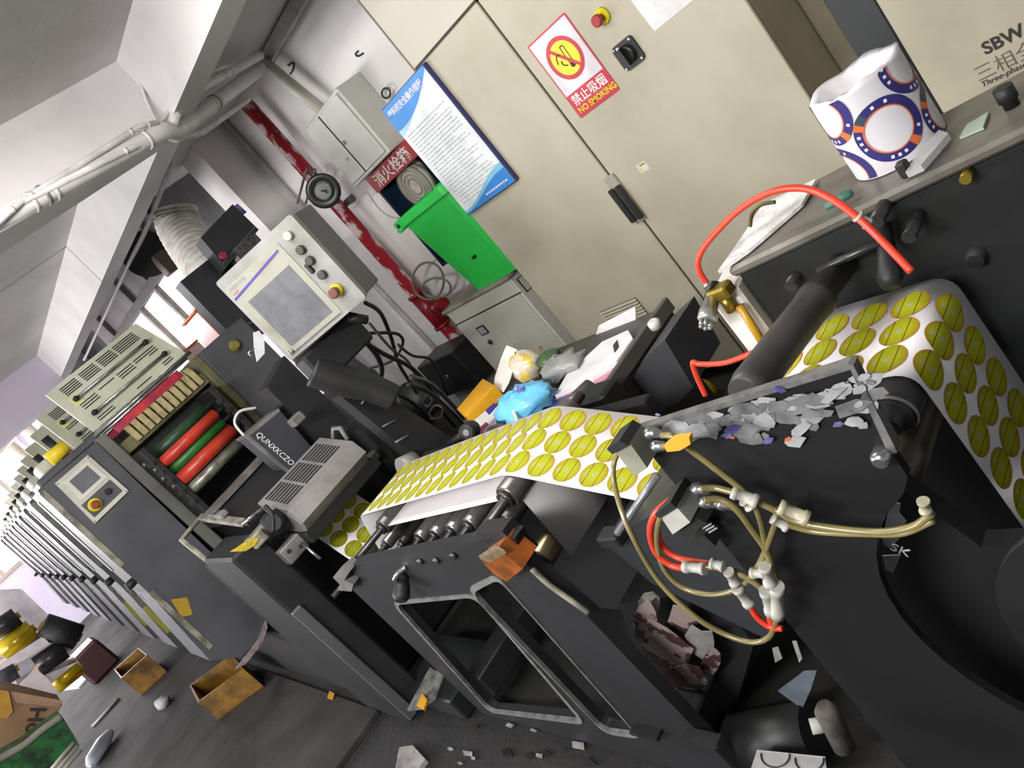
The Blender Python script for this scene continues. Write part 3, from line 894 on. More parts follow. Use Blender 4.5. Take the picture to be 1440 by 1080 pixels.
# clamp, lever and knob at the operator side
kc = PX(385, 735, -2.98)
MB().lathe(kc, (1, -.3, .2), [(-.03, .045), (.03, .05), (.06, .03)], 14).build('black_hand_knob', mblack, ls)
MB().tube([PX(373, 712, -2.96), PX(383, 725, -2.93), PX(384, 748, -2.93)], .010, 8).build('cable_bend', mblack, ls)
MB().tube([PX(340, 738, -3.0), PX(368, 716, -3.0)], .008, 8, False).build('lever', steel, ls)
MB().bbox((-3.04, .60, .985), (-2.97, .71, 1.035), .006).build('clamp_block', gr_m, ls)
cb = PX(410, 772, -2.98)
MB().bbox((-3.0, cb.y - .05, cb.z - .035), (-2.94, cb.y + .05, cb.z + .035), .005).build('clamp_block', alu, ls)
for dy in (-.022, .022):
    MB().cyl((-2.941, cb.y + dy, cb.z - dy * .5), (-2.938, cb.y + dy, cb.z - dy * .5), .009, seg=10).build('bolt_hole', slot_m, ls)
MB().tube([PX(424, 763, -2.92), PX(450, 786, -2.86)], .006, 8, False).build('tommy_bar', steel, ls)
# bolts/fittings at the far side of the station
for p in ((417, 590), (526, 640), (520, 648)):
    q = PX(*p, -3.1)
    MB().bbox(q - V((.03, .03, .02)), q + V((.03, .03, .02)), .006).build('fitting_block', alu, ls)
# yellow rag tag hanging
rg = MB().prism([PX(323, 776, -2.97), PX(352, 757, -2.97), (PX(364, 757, -2.97)), PX(358, 767, -2.97), PX(345, 775, -2.97)], (.004, 0, 0))
tag(rg.build('yellow_rag', mat('yellow_rag', (206, 176, 40), 0.7, col2=(150, 140, 70), scale=30, bump=.5)), 'yellow rag tied to the corner of the drying station', 'rag')

# rear tower and dark arm holding the touch screen
tw = thing('screen_arm', (-3.1, 1.45, 0), 'dark swivel arm and column carrying the operator screen', 'arm')
MB().prism([PX(400, 500, -3.2), PX(440, 540, -3.2), PX(590, 690, -3.2), PX(530, 720, -3.2), PX(430, 600, -3.2), PX(375, 545, -3.2)], (-.12, 0, 0)).build('column_plate', mdark, tw)
MB().tube([PX(440, 520, -2.62), PX(480, 535, -2.6), PX(520, 545, -2.58), PX(555, 560, -2.56)], lambda t: .062 - .012 * t, 14).build('arm_boot', mblack, tw)
MB().prism([PX(478, 556, -2.62), PX(512, 536, -2.62), PX(655, 628, -2.62), PX(620, 672, -2.62)], (-.08, 0, 0)).build('lower_arm', mdark, tw)
for (a, b) in (((508, 568), (522, 552)), ((538, 600), (558, 590)), ((556, 622), (575, 612))):
    MB().tube([PX(*a, -2.615), PX(*b, -2.615)], .004, 6, False).build('cable_tie', alu, tw)
MB().cyl(PX(565, 660, -2.6), PX(585, 650, -2.6), .045, seg=16).build('pivot_cap', mat('cap_grey', (140, 138, 134), 0.4), tw)
MB().bbox(PX(468, 492, -2.62) - V((.05, .13, .07)), PX(468, 492, -2.62) + V((.05, .14, .06)), .01).build('screen_mount', mdark, tw)
MB().tube([PX(490, 445, -2.5), PX(516, 450, -2.5)], .018, 8, False).build('mount_lever', mblack, tw)

# operator touch screen box
ca, cw, ch_, cd = 0.907, 0.38, 0.365, 0.21
cc = V((-2.485, 1.199, 1.608))
nv = V((cos(ca), -sin(ca), 0))
uv_ = V((sin(ca), cos(ca), 0))
RB = Matrix(((uv_.x, 0, nv.x), (uv_.y, 0, nv.y), (0, 1, 0)))
hm = thing('operator_screen', cc - V((0, 0, ch_ / 2)), 'pale grey operator screen box with purple stripes and side buttons', 'control box')
MB().prism(on(RB, cc, rrect(0, 0, cw - .01, ch_ - .01, .006), -cd), tuple(nv * (cd - .03))).build('housing', mat('hmi_side', (92, 90, 88), 0.5), hm)
fr = MB().prism(on(RB, cc, rrect(0, 0, cw, ch_, .012), -.03), tuple(nv * .03)).build('front_frame', mat('hmi_front', (150, 150, 147), 0.5, col2=(124, 122, 114), scale=7), hm)
MB().prism(on(RB, cc, rrect(-.045, -.012, .265, .315, .008), 0), tuple(nv * .003)).build('bezel', mat('hmi_bezel', (154, 153, 140), 0.5, col2=(114, 108, 84), scale=6, lo=.5, hi=.8), hm)
MB().prism(on(RB, cc, [(-.146, -.145), (.062, -.145), (.062, .065), (-.146, .065)], .0032), tuple(nv * .001)).build('screen', mat('hmi_screen', (112, 112, 116), 0.28, col2=(92, 92, 98), scale=14), hm)
MB().prism(on(RB, cc, [(-.178, .093), (.07, .118), (.07, .127), (-.178, .102)], .0032), tuple(nv * .0006)).build('purple_stripe', mat('stripe_purple', (78, 66, 150), 0.5), hm)
MB().prism(on(RB, cc, [(-.17, -.168), (.08, -.168), (.08, -.164), (-.17, -.164)], .0032), tuple(nv * .0006)).build('lower_stripe', mat('stripe_slate', (86, 84, 108), 0.5), hm)
for k in range(8):
    MB().prism(on(RB, cc, [(-.168 + k * .010, .126), (-.161 + k * .010, .126), (-.159 + k * .010, .138), (-.166 + k * .010, .138)], .0032), tuple(nv * .0006)).build('logo_print', mat('logo_grey', (140, 140, 142), 0.5), hm)
MB().prism(on(RB, cc, [(-.168, .110), (-.145, .112), (-.145, .117), (-.168, .115)], .0032), tuple(nv * .0006)).build('logo_mark', mat('logo_red', (186, 100, 90), 0.5), hm)
for i, vz in enumerate((.135, .075, .03, -.03)):
    b0 = cc + uv_ * (.135 - .002 * i) + V((0, 0, vz))
    MB().lathe(b0, nv, [(0, .016), (.014, .016), (.018, .012)], 16).build('button', mat('button_cream' if i == 0 else 'button_dark', (190, 188, 176) if i == 0 else (66, 62, 58), 0.4), hm)
MB().bbox(cc + uv_ * .105 + V((0, 0, .012)) - V((.006, .006, .02)), cc + uv_ * .105 + V((0, 0, .012)) + V((.012, .012, .02)), .004).build('toggle', mblack, hm)
b0 = cc + uv_ * .128 + V((0, 0, -.10))
MB().lathe(b0, nv, [(0, .024), (.01, .024), (.012, .02)], 20).build('emergency_stop_ring', mat('stop_yellow_dirty', (206, 186, 40), 0.5), hm)
MB().lathe(b0 + nv * .012, nv, [(0, .011), (.014, .011), (.016, .019), (.03, .019), (.034, .013)], 20).build('emergency_stop_button', mat('stop_brown', (112, 66, 56), 0.5), hm)
MB().lathe(cc + uv_ * -.16 + V((0, 0, -.158)), nv, [(0, .010), (.01, .010), (.013, .006)], 12).build('lock', steel, hm)
# white hang tag below it
tg = thing('hang_tag', PX(370, 480, -2.75), 'white lettered tag hanging below the operator screen', 'tag')
MB().prism([PX(356, 468, -2.75), PX(364, 465, -2.75), PX(371, 475, -2.75), PX(372, 497, -2.75), PX(361, 509, -2.75), PX(357, 490, -2.75)], (.003, 0, 0)).build('card', mat('tag_white', (222, 222, 226), 0.5), tg)
MB().tube([PX(357, 490, -2.75), PX(349, 497, -2.75), PX(357, 503, -2.75)], .005, 5, False).build('wire_hook', steel, tg)

# rear duct work: flexible duct, black cases, black round lamp
fd = MB()
pts = [V((-4.6, 2.45, 2.58)), V((-4.75, 2.25, 2.5)), V((-4.9, 2.14, 2.35)), V((-4.85, 2.06, 2.18)), V((-4.7, 2.0, 2.02)), V((-4.62, 1.95, 1.9))]
pts = [PX(246, 296, -5.0), PX(252, 318, -5.0), PX(266, 342, -4.9), PX(284, 366, -4.7), PX(305, 392, -4.45), PX(325, 415, -4.4)]
fd.tube(pts, lambda t: 0.130 + 0.014 * sin(t * 20 * 2 * pi), 20, True, 36)
tag(fd.build('flexible_duct', mat('duct_white', (226, 222, 216), 0.5, col2=(176, 170, 160), scale=9)), 'white ribbed flexible duct rising behind the black cases', 'duct')


def black_case(name, px4, X, dx, label):
    t = thing(name, PX(*px4[2], X), label, 'case')
    MB().prism([PX(*p, X) for p in px4], (-dx, 0, 0)).build('case_body', mat('case_black', (44, 45, 50), 0.4, col2=(36, 36, 40), scale=3), t)
    a = [PX(*p, X + .001) for p in px4]
    m1 = a[2] * .86 + a[1] * .14
    m2 = a[3] * .86 + a[0] * .14
    d = (a[2] - m1) * 0.08
    MB().prism([m1, m2, m2 + d, m1 + d], (.001, 0, 0)).build('seam_line', mat('seam_light', (150, 150, 150), 0.5), t)
    return t


black_case('black_case', [(253, 396), (318, 345), (400, 458), (328, 474)], -4.2, .12, 'large black case standing behind the operator screen')
bk = black_case('black_case', [(282, 334), (327, 287), (364, 323), (318, 376)], -4.05, .12, 'smaller black case on top, next to the flexible duct')
MB().bbox(PX(345, 352, -4.1) - V((.05, .1, .08)), PX(345, 352, -4.1) + V((.05, .1, .06)), .02).build('connector_cluster', mat('connector_grey', (96, 94, 96), 0.4, 0.4, col2=(40, 40, 40), scale=40), bk)
MB().lathe(PX(313, 360, -4.03), (1, 0, 0), [(0, .022), (.02, .02)], 12).build('red_lamp', mat('dull_red_lamp', (140, 40, 62), 0.4), bk)
MB().prism([PX(329, 290, -4.3), PX(334, 286, -4.3), PX(347, 298, -4.3), PX(341, 302, -4.3)], (-.02, 0, 0)).build('purple_card', mat('purple_card', (120, 104, 180), 0.6), bk)
rd = thing('round_motor', PY(212, 362, 2.6), 'black round fan motor hanging under the long beam', 'motor')
MB().lathe(PY(206, 352, 2.6), (0.8, -.5, -.35), [(-.14, .10), (0, .13), (.1, .2), (.13, .2)], 24).build('motor_body', mblack, rd)
MB().bbox(PY(232, 370, 2.6) - V((.06, .06, .1)), PY(232, 370, 2.6) + V((.06, .06, .1)), .01).build('terminal_box', mat('motor_brown', (104, 88, 78), 0.6), rd)
# orange and small bottles on the white sill behind
sill = MB().box((-7.4, 2.2, 1.62), (-4.75, 2.6, 1.66)).build('white_shelf', mat('shelf_white', (226, 222, 226), 0.5))
tag(sill, 'long white shelf behind the press by the bright window', 'shelf')
for k, (p, c_, s, lab) in enumerate((((303, 462), (200, 84, 44), .16, 'orange translucent box on the white shelf by the black case'), ((254, 484), (214, 190, 186), .085, 'small clear box with orange lid on the white shelf'))):
    q = PY(*p, 2.4)
    t = thing('storage_box', q, lab, 'box')
    MB().bbox((q.x - s * 1.5, 2.3, 1.66), (q.x + s * 1.5, 2.5, 1.66 + s * 2), .012).build('box_body', mat('box_col%d' % k, c_, 0.3), t)
    MB().bbox((q.x - s * 1.55, 2.29, 1.66 + s * 2), (q.x + s * 1.55, 2.51, 1.68 + s * 2), .008).build('box_lid', mat('lid_orange', (214, 112, 50), 0.4), t)
# ================================================================ roller frame between press and rewinder
from mathutils.geometry import tessellate_polygon


def plate_with_holes(outer, holes, ext):
    """outer, holes: 3d outlines in one plane; returns MB"""
    loops = [[V(p) for p in outer]] + [[V(p) for p in h] for h in holes]
    flat = [p for l in loops for p in l]
    tris = tessellate_polygon(loops)
    n = len(flat)
    e = V(ext)
    m = MB()
    fs = [tuple(t) for t in tris] + [tuple(i + n for i in reversed(t)) for t in tris]
    k = 0
    for l in loops:
        c = len(l)
        for i in range(c):
            j = (i + 1) % c
            fs.append((k + i, k + i + n, k + j + n, k + j))
        k += c
    m.add(flat + [p + e for p in flat], fs)
    m.fixn = True
    return m


def roundpoly(pts, r, n=4):
    """round the corners of a 3d polygon"""
    out = []
    c = len(pts)
    for i in range(c):
        p, a, b = V(pts[i]), V(pts[i - 1]), V(pts[(i + 1) % c])
        da = (a - p)
        db = (b - p)
        rr = min(r, da.length * .45, db.length * .45)
        s, e = p + da.normalized() * rr, p + db.normalized() * rr
        for k in range(n + 1):
            t = k / n
            out.append((1 - t) ** 2 * s + 2 * t * (1 - t) * p + t * t * e)
    return out


BY = 0.64
bf = thing('roller_frame', (-2.0, 0.9, 0), 'dark cast roller frame with two slanted windows under the printed web', 'machine frame')
frame_m2 = mat('frame_paint', (43, 44, 47), 0.45, col2=(34, 34, 36), scale=4, spec=0.35)
worn = mat('worn_edge', (134, 134, 130), 0.5, 0.2, col2=(88, 88, 86), scale=22)  # light grey mixes edge wear with painted edge highlights
outer = [PY(484, 796, BY), PY(698, 756, BY), PY(724, 757, BY), PY(742, 795, BY), V((-1.37, BY, 0.68)), V((-1.37, BY, 0.01)), V((-2.62, BY, 0.01)), PY(492, 826, BY)]
w1 = roundpoly([PY(556, 849, BY), PY(669, 838, BY), PY(819, 1014, BY), PY(689, 999, BY)], 0.05)
w2 = roundpoly([PY(664, 832, BY), PY(702, 812, BY), PY(897, 1033, BY), PY(848, 1026, BY)], 0.04)
plate_with_holes(outer, [w1, w2], (0, .035, 0)).build('side_plate', frame_m2, bf)


def grow(loop, d):
    c = sum((V(p) for p in loop), V()) / len(loop)
    return [c + (p - c) * (1 + d / max((p - c).length, 1e-6)) for p in loop]


for wl in (w1, w2):
    MB().ringprism([p + V((0, -.004, 0)) for p in grow(wl, .016)], [p + V((0, -.004, 0)) for p in grow(wl, -.002)], (0, .012, 0)).build('window_rim', worn, bf)
MB().bbox((-2.60, 1.16, 0.01), (-1.38, 1.2, 0.84), .006).build('rear_plate', mat('inner_black', (16, 15, 15), 0.8), bf)
MB().bbox((-2.55, .675, .10), (-2.45, 1.16, .2), .006).build('tie_beam', mblack, bf)
MB().bbox((-1.55, .675, .10), (-1.45, 1.16, .2), .006).build('tie_beam', mblack, bf)
MB().box((-2.5, 1.0, .2), (-1.5, 1.02, .74)).build('inner_panel', mat('inner_black', (16, 15, 15), 0.8), bf)


def roller(px, py, r, m, y0=0.79, y1=1.11, sh=True, shp=None, name='roller', rs=.4):
    c = PY(px, py, y0)
    ro = MB().lathe((c.x, y0, c.z), (0, 1, 0), [(0, r * .93), (.004, r), (y1 - y0 - .004, r), (y1 - y0, r * .93)], 22).build(name, m, bf)
    if sh:
        MB().cyl((c.x, BY + .02, c.z), (c.x, 1.16, c.z), r * rs, seg=12).build('roller_shaft', dsteel, ro)
        MB().cyl((c.x, y0 - .012, c.z), (c.x, y0, c.z), r * .7, seg=14).build('roller_bearing', dsteel, ro)
    return c


rol_m = mat('roller_grey', (150, 146, 144), 0.32, 0.75, col2=(112, 106, 104), scale=14)
for p in ((590, 758), (612, 753), (635, 747), (660, 739)):
    roller(p[0], p[1], .0245, rol_m)
roller(538, 742, .030, mat('roller_dark', (96, 92, 90), 0.35, 0.6), y0=.80)
roller(543, 766, .022, rol_m)
roller(566, 764, .018, mat('roller_black', (46, 45, 45), 0.4, 0.5))
crest = roller(713, 700, .034, mat('roller_brown', (118, 112, 110), 0.32, 0.7), y0=.79)
roller(712, 735, .026, dsteel, y0=.79)
roller(760, 788, .034, mat('roller_brass', (150, 138, 104), 0.3, 0.7), y0=.76)
roller(500, 800, .03, mblack, y0=.80)
# bolts, bracket, knob, amber cover
for p in ((592, 788), (615, 787), (639, 780)):
    c = PY(*p, BY)
    MB().lathe(c, (0, -1, 0), [(0, .011), (.008, .011), (.01, .007)], 12).build('bolt', dsteel, bf)
br = MB().prism([PY(x, y, BY - .03) for x, y in ((468, 812), (482, 800), (490, 806), (484, 816), (497, 822), (494, 832), (474, 830), (478, 822))], (0, .05, 0))
br.build('end_bracket', alu, bf)
kc = PY(566, 824, BY - .03)
MB().lathe(kc, (.3, -1, -.5), [(-.035, .012), (0, .022), (.03, .026), (.045, .016)], 16).build('hand_knob', mblack, bf)
MB().tube([PY(571, 797, BY), PY(560, 806, BY - .02), PY(555, 815, BY - .03)], .008, 8).build('knob_link', steel, bf)
am = MB().prism([PY(x, y, BY - .035) for x, y in ((676, 787), (700, 772), (735, 800), (712, 818), (693, 806))], (0, .06, 0))
amo = am.build('amber_cover', mat('amber_plastic', (172, 88, 24), 0.3, col2=(108, 58, 20), scale=18, lo=.35, hi=.6), bf)
MB().prism([PY(x, y, BY - .037) for x, y in ((676, 787), (700, 772), (712, 778), (690, 792))], (0, .002, .01)).build('amber_top', mat('amber_dirty', (122, 104, 70), 0.5, col2=(70, 56, 40), scale=20), amo)
MB().box(PY(716, 760, .66) - V((.05, .02, .04)), PY(716, 760, .66) + V((.05, .02, .05))).build('roller_bracket', mblack, bf)
MB().tube([PY(748, 800, BY - .005), PY(772, 822, BY - .005), PY(800, 842, BY - .005), PY(828, 862, BY - .005)], .007, 6).build('edge_pipe', gr_m, bf)
for x, y in ((905, 1037), (985, 1046), (640, 1002)):
    c = PY(x, y, BY - .03)
    MB().box(c - V((.05, .0, .006)), c + V((.05, .03, .006))).build('foot_tab', mdark, bf)

# ================================================================ printed label web
YF, YB = 0.826, 1.071
paper_m = mat('web_paper', (240, 237, 237), 0.45, col2=(234, 230, 230), scale=3)
liner_m = mat('liner_paper', (186, 182, 182), 0.5, col2=(170, 166, 166), scale=3)


def fillet(path, r, n=6):
    out = [V((path[0][0], 0, path[0][1]))]
    for i in range(1, len(path) - 1):
        p = V((path[i][0], 0, path[i][1]))
        a = V((path[i - 1][0], 0, path[i - 1][1])) - p
        b = V((path[i + 1][0], 0, path[i + 1][1])) - p
        rr = min(r, a.length * .45, b.length * .45)
        s, e = p + a.normalized() * rr, p + b.normalized() * rr
        for k in range(n + 1):
            t = k / n
            out.append((1 - t) ** 2 * s + 2 * t * (1 - t) * p + t * t * e)
    out.append(V((path[-1][0], 0, path[-1][1])))
    return out


class Path:
    def __init__(s, pts):
        s.p = pts
        s.s = [0]
        for i in range(1, len(pts)):
            s.s.append(s.s[-1] + (pts[i] - pts[i - 1]).length)
        s.L = s.s[-1]

    def at(s, d):
        d = min(max(d, 0), s.L)
        for i in range(1, len(s.s)):
            if d <= s.s[i] or i == len(s.s) - 1:
                t = (d - s.s[i - 1]) / max(s.s[i] - s.s[i - 1], 1e-9)
                p = s.p[i - 1].lerp(s.p[i], t)
                tg = (s.p[i] - s.p[i - 1]).normalized()
                return p, V((-tg.z, 0, tg.x))   # upward normal when moving +X


def sheet(path, y0, y1, th=.0008):
    m = MB()
    vs = []
    n = len(path.p)
    for i in range(n):
        p, nn = path.at(path.s[i])
        for y in (y0, y1):
            vs.append((p.x, y, p.z))
        for y in (y0, y1):
            q = p - nn * th
            vs.append((q.x, y, q.z))
    fs = []
    for i in range(n - 1):
        a, b = i * 4, (i + 1) * 4
        fs += [(a, b, b + 1, a + 1), (a + 2, a + 3, b + 3, b + 2), (a, a + 2, b + 2, b), (a + 1, b + 1, b + 3, a + 3)]
    m.add(vs, fs, True)
    m.fixn = True
    return m


mainL = [(-3.16, .855), (-3.06, .70), (-2.99, .60), (-2.74, .60), (-2.55, .889), (-1.55, .955), (-1.16, .81), (-1.02, .74), (-0.93, .62), (-0.93, .30)]
mainR = [(-0.93, .26), (-0.90, .78), (-0.78, .985), (-0.72, 1.003), (-0.52, 1.003), (-0.505, 0.20)]
P1 = Path(fillet(mainL, .035))
PR = Path(fillet(mainR, .035))
wb_ = thing('label_web', (-1.9, 0.95, 0.6), 'white paper web with yellow-green oval labels rising over the roller frame', 'paper web', 'printed label webs')
sheet(P1, YF, YB).build('paper', paper_m, wb_)
wr_ = thing('label_web', (-0.65, 0.95, 0.2), 'white paper web with oval labels bending down over the black roller at the right', 'paper web', 'printed label webs')
sheet(PR, YF, YF + .219).build('paper', paper_m, wr_)


def label_material():
    m = bpy.data.materials.new('label_print')
    m.use_nodes = True
    nt = m.node_tree
    b = nt.nodes['Principled BSDF']
    b.inputs['Roughness'].default_value = 0.35
    uvn = nt.nodes.new('ShaderNodeUVMap')
    uvn.uv_map = 'UVMap'
    sep = nt.nodes.new('ShaderNodeSeparateXYZ')
    nt.links.new(uvn.outputs['UV'], sep.inputs[0])

    def math(op, a, b_, clamp=False):
        n = nt.nodes.new('ShaderNodeMath')
        n.operation = op
        n.use_clamp = clamp
        for i, x in enumerate((a, b_)):
            if isinstance(x, (int, float)):
                n.inputs[i].default_value = x
            else:
                nt.links.new(x, n.inputs[i])
        return n.outputs[0]
    v, u = sep.outputs[0], sep.outputs[1]
    # centre band of yellow-green with orange/brown rims
    r2 = math('ADD', math('MULTIPLY', u, u), math('MULTIPLY', v, v))
    ramp = nt.nodes.new('ShaderNodeValToRGB')
    cr = ramp.color_ramp
    cr.elements[0].position = 0.0
    cr.elements[0].color = lin((188, 184, 34))
    cr.elements[1].position = 1.0
    cr.elements[1].color = lin((150, 128, 40))
    e = cr.elements.new(0.35)
    e.color = lin((176, 176, 28))
    e = cr.elements.new(0.8)
    e.color = lin((160, 150, 32))
    e = cr.elements.new(0.93)
    e.color = lin((186, 130, 36))
    nt.links.new(r2, ramp.inputs[0])
    # greener middle
    gv = math('SUBTRACT', 1.0, math('MULTIPLY', math('ABSOLUTE', v, 0), 2.2), True)
    mx = nt.nodes.new('ShaderNodeMix')
    mx.data_type = 'RGBA'
    nt.links.new(math('MULTIPLY', gv, 0.55), mx.inputs[0])
    nt.links.new(ramp.outputs[0], mx.inputs[6])
    mx.inputs[7].default_value = lin((150, 170, 24))
    # two thin dark rules across the label
    l1 = math('LESS_THAN', math('ABSOLUTE', math('SUBTRACT', v, 0.42), 0), 0.028)
    l2 = math('LESS_THAN', math('ABSOLUTE', math('ADD', v, 0.42), 0), 0.028)
    # print blobs in the middle: small grey seal and text
    d1 = math('LESS_THAN', math('ADD', math('MULTIPLY', u, u), math('MULTIPLY', v, v)), 0.03)
    du = math('ADD', u, 0.05)
    dv = math('ADD', v, 0.62)
    d2 = math('LESS_THAN', math('ADD', math('MULTIPLY', math('MULTIPLY', du, du), 0.4), math('MULTIPLY', dv, dv)), 0.012)
    mx2 = nt.nodes.new('ShaderNodeMix')
    mx2.data_type = 'RGBA'
    nt.links.new(math('MULTIPLY', math('ADD', d1, d2, True), 0.6), mx2.inputs[0])
    nt.links.new(mx.outputs[2], mx2.inputs[6])
    mx2.inputs[7].default_value = lin((170, 166, 170))
    mx3 = nt.nodes.new('ShaderNodeMix')
    mx3.data_type = 'RGBA'
    nt.links.new(math('ADD', l1, l2, True), mx3.inputs[0])
    nt.links.new(mx2.outputs[2], mx3.inputs[6])
    mx3.inputs[7].default_value = lin((70, 66, 20))
    nt.links.new(mx3.outputs[2], b.inputs['Base Color'])
    return m


lab_m = label_material()


def label_piece(path, s, y, a, b, parent, off=.0010):
    """oval label wrapped on the web at distance s"""
    m = MB()
    vs, uvs, fs = [], [], []
    rings = (0.0, 0.25, 0.5, 0.75, 1.0)
    N = 24
    for ri, rr in enumerate(rings):
        for k in range(N if ri else 1):
            an = 2 * pi * k / N
            uu, vv = rr * cos(an), rr * sin(an)
            p, nn = path.at(s + uu * a)
            q = p + nn * off
            vs.append((q.x, y + vv * b, q.z))
            uvs.append((uu, vv))
    for k in range(N):
        k2 = (k + 1) % N
        fs.append((0, 1 + k, 1 + k2))
        for ri in (1, 2, 3):
            o1, o2 = 1 + (ri - 1) * N, 1 + ri * N
            fs.append((o1 + k, o2 + k, o2 + k2, o1 + k2))
    m.add(vs, fs, True)
    m.uv = uvs
    return m.build('label', lab_m, parent)


pitch = 0.0765
for i in range(int(P1.L / pitch)):
    for j in range(3):
        label_piece(P1, 0.02 + (i + .5) * pitch, YF + .0455 + j * 0.077, .0345, .0385, wb_)
pitch = 0.0645
for i in range(int((PR.L - .05) / pitch)):
    for j in range(3):
        label_piece(PR, 0.035 + (i + .5) * pitch, YF + .038 + j * 0.063, .0285, .0315, wr_)

# plain liner web under the printed one
P2 = Path(fillet([(-2.40, .842), (-1.62, .892), (-1.535, .895), (-1.55, .68)], .02))
tag(sheet(P2, YF - .02, YB - .01).build('liner_web', liner_m), 'plain grey backing web just below the printed label web', 'paper web')

# ================================================================ rewinder stand with big dark side plate
CYY = 0.60
cs = thing('rewind_stand', (-0.6, 0.75, 0), 'black rewind stand whose side plate is littered with torn label scraps', 'machine frame')
cplate_m = mat('stand_paint', (28, 29, 30), 0.5, col2=(22, 22, 22), scale=5, spec=0.25)
cx, cz, cr_ = -0.305, 0.775, 0.283
arc = []
a0 = atan2(1.005 - cz, -0.47 - cx)
for k in range(15):
    a = a0 + (radians(250) - a0) * k / 14.0
    arc.append(V((cx + cr_ * cos(a), CYY, cz + cr_ * sin(a))))
outl = [PY(888, 606, CYY), PY(1192, 512, CYY), PY(1256, 640, CYY), V((-0.452, CYY, 1.03))] + arc + [V((-0.30, CYY, .40)), V((-0.30, CYY, .01)), V((-0.80, CYY, .01))]
plate_with_holes(outl, [], (0, .012, 0)).build('side_plate', cplate_m, cs)
tedge = [PY(888, 606, CYY - .004), PY(1192, 512, CYY - .004), PY(1196, 520, CYY - .004), PY(889, 613, CYY - .004)]
MB().prism(tedge, (0, .012, 0)).build('top_flange', mat('flange_worn', (122, 120, 118), 0.45, 0.3, col2=(70, 68, 68), scale=28), cs)
MB().prism([PY(1192, 512, CYY - .004), PY(1200, 514, CYY - .004), PY(1262, 636, CYY - .004), PY(1250, 640, CYY - .004)], (0, .014, 0)).build('end_flange', mat('flange_worn', (122, 120, 118), 0.45), cs)
MB().bbox((-0.80, 1.12, .01), (-0.35, 1.16, .9), .006).build('rear_plate', mblack, cs)
MB().lathe(PY(1243, 635, CYY), (0, -1, 0), [(-.01, .011), (.014, .011), (.019, .007)], 16).build('silver_knob', steel, cs)
MB().prism([(a, .70, b) for a, b in ((-.8, .01), (.3, .01), (.3, .80), (-.50, .80), (-.56, .95), (-.8, .95))], (0, .03, 0)).build('guard_plate', mat('inner_black', (16, 15, 15), 0.8), cs)  # black plate added so the arc opening reads dark
# rewind roll behind the arc
rwl = MB().lathe((cx + .02, .66, cz - .10), (0, 1, 0), [(0, .225), (.02, .225), (.02, .2), (.035, .2)], 40).build('rewind_reel', mblack, cs)
MB().lathe((cx + .02, .64, cz - .10), (0, 1, 0), [(0, .05), (.03, .05)], 24).build('reel_core', mdark, rwl)
for p4, nm in ((((1232, 735), (1240, 700), (1254, 703), (1252, 716), (1262, 728), (1240, 752)), 'white_scrap'), (((1226, 745), (1238, 735), (1258, 745), (1240, 765), (1232, 762)), 'white_scrap'), (((1229, 776), (1254, 775), (1244, 800), (1234, 795)), 'white_scrap')):
    MB().prism([PY(p[0] + 12, p[1] + 6, .652) for p in p4], (0, .002, 0)).build(nm, mat('scrap_grey', (176, 172, 176), 0.7, col2=(120, 118, 124), scale=20), cs)
q = PY(1250, 772, .648)
lettering('SK', .022, mat('print_white', (225, 225, 225), 0.6), cs, q, Matrix(((.75, .66, 0), (0, 0, -1), (-.66, .75, 0))))
# rollers of the stand
br_m = mat('rubber_black', (62, 60, 60), 0.45, col2=(44, 42, 42), scale=12, spec=.5)
bro = MB().lathe((-.66, .70, 1.115), (0, 1, -.13), [(0, .024), (.02, .028), (.22, .028), (.24, .03), (.255, .03), (.26, .022), (.36, .022)], 24).build('guide_roller', br_m, cs)
gro = MB().lathe((-.557, .765, .964), (0, 1, 0), [(0, .016), (.02, .016), (.02, .026), (.04, .032), (.275, .032)], 26).build('bend_roller', br_m, cs)
MB().lathe((-.557, .62, .964), (0, 1, 0), [(0, .014), (.17, .014)], 14).build('roller_shaft', dsteel, gro)
MB().lathe((-.557, .79, .964), (0, 1, 0), [(0, .0305), (.004, .0325)], 26, caps=False).build('roller_band', mat('band_light', (150, 146, 142), .4), gro)
MB().lathe((-.60, .70, .86), (0, 1, 0), [(0, .03), (.36, .03)], 20).build('lower_roller', mat('roller_bronze', (92, 84, 70), .35, .4), cs)
# gearbox on the left
MB().prism([PY(x, y, .74) for x, y in ((850, 764), (935, 712), (1100, 800), (1080, 900), (916, 820))], (0, .22, 0)).build('gear_case', mat('case_slate', (42, 44, 48), .5), cs)
MB().tube([PY(868, 750, .72), PY(925, 668, .80)], .008, 8, False).build('guide_bar', mat('bar_grey', (150, 150, 154), .35, .6), cs)
MB().bbox(PY(862, 755, .73) - V((.03, .02, .015)), PY(862, 755, .73) + V((.03, .02, .015)), .004).build('bar_clamp', mdark, cs)
# valves on the plate edge
vb_m = mat('valve_grey', (138, 138, 122), 0.5, col2=(112, 112, 98), scale=12)


def quadblock(px4, y, th, m, name, par):
    return MB().prism([PY(*p, y) for p in px4], (0, -th, 0)).build(name, m, par)


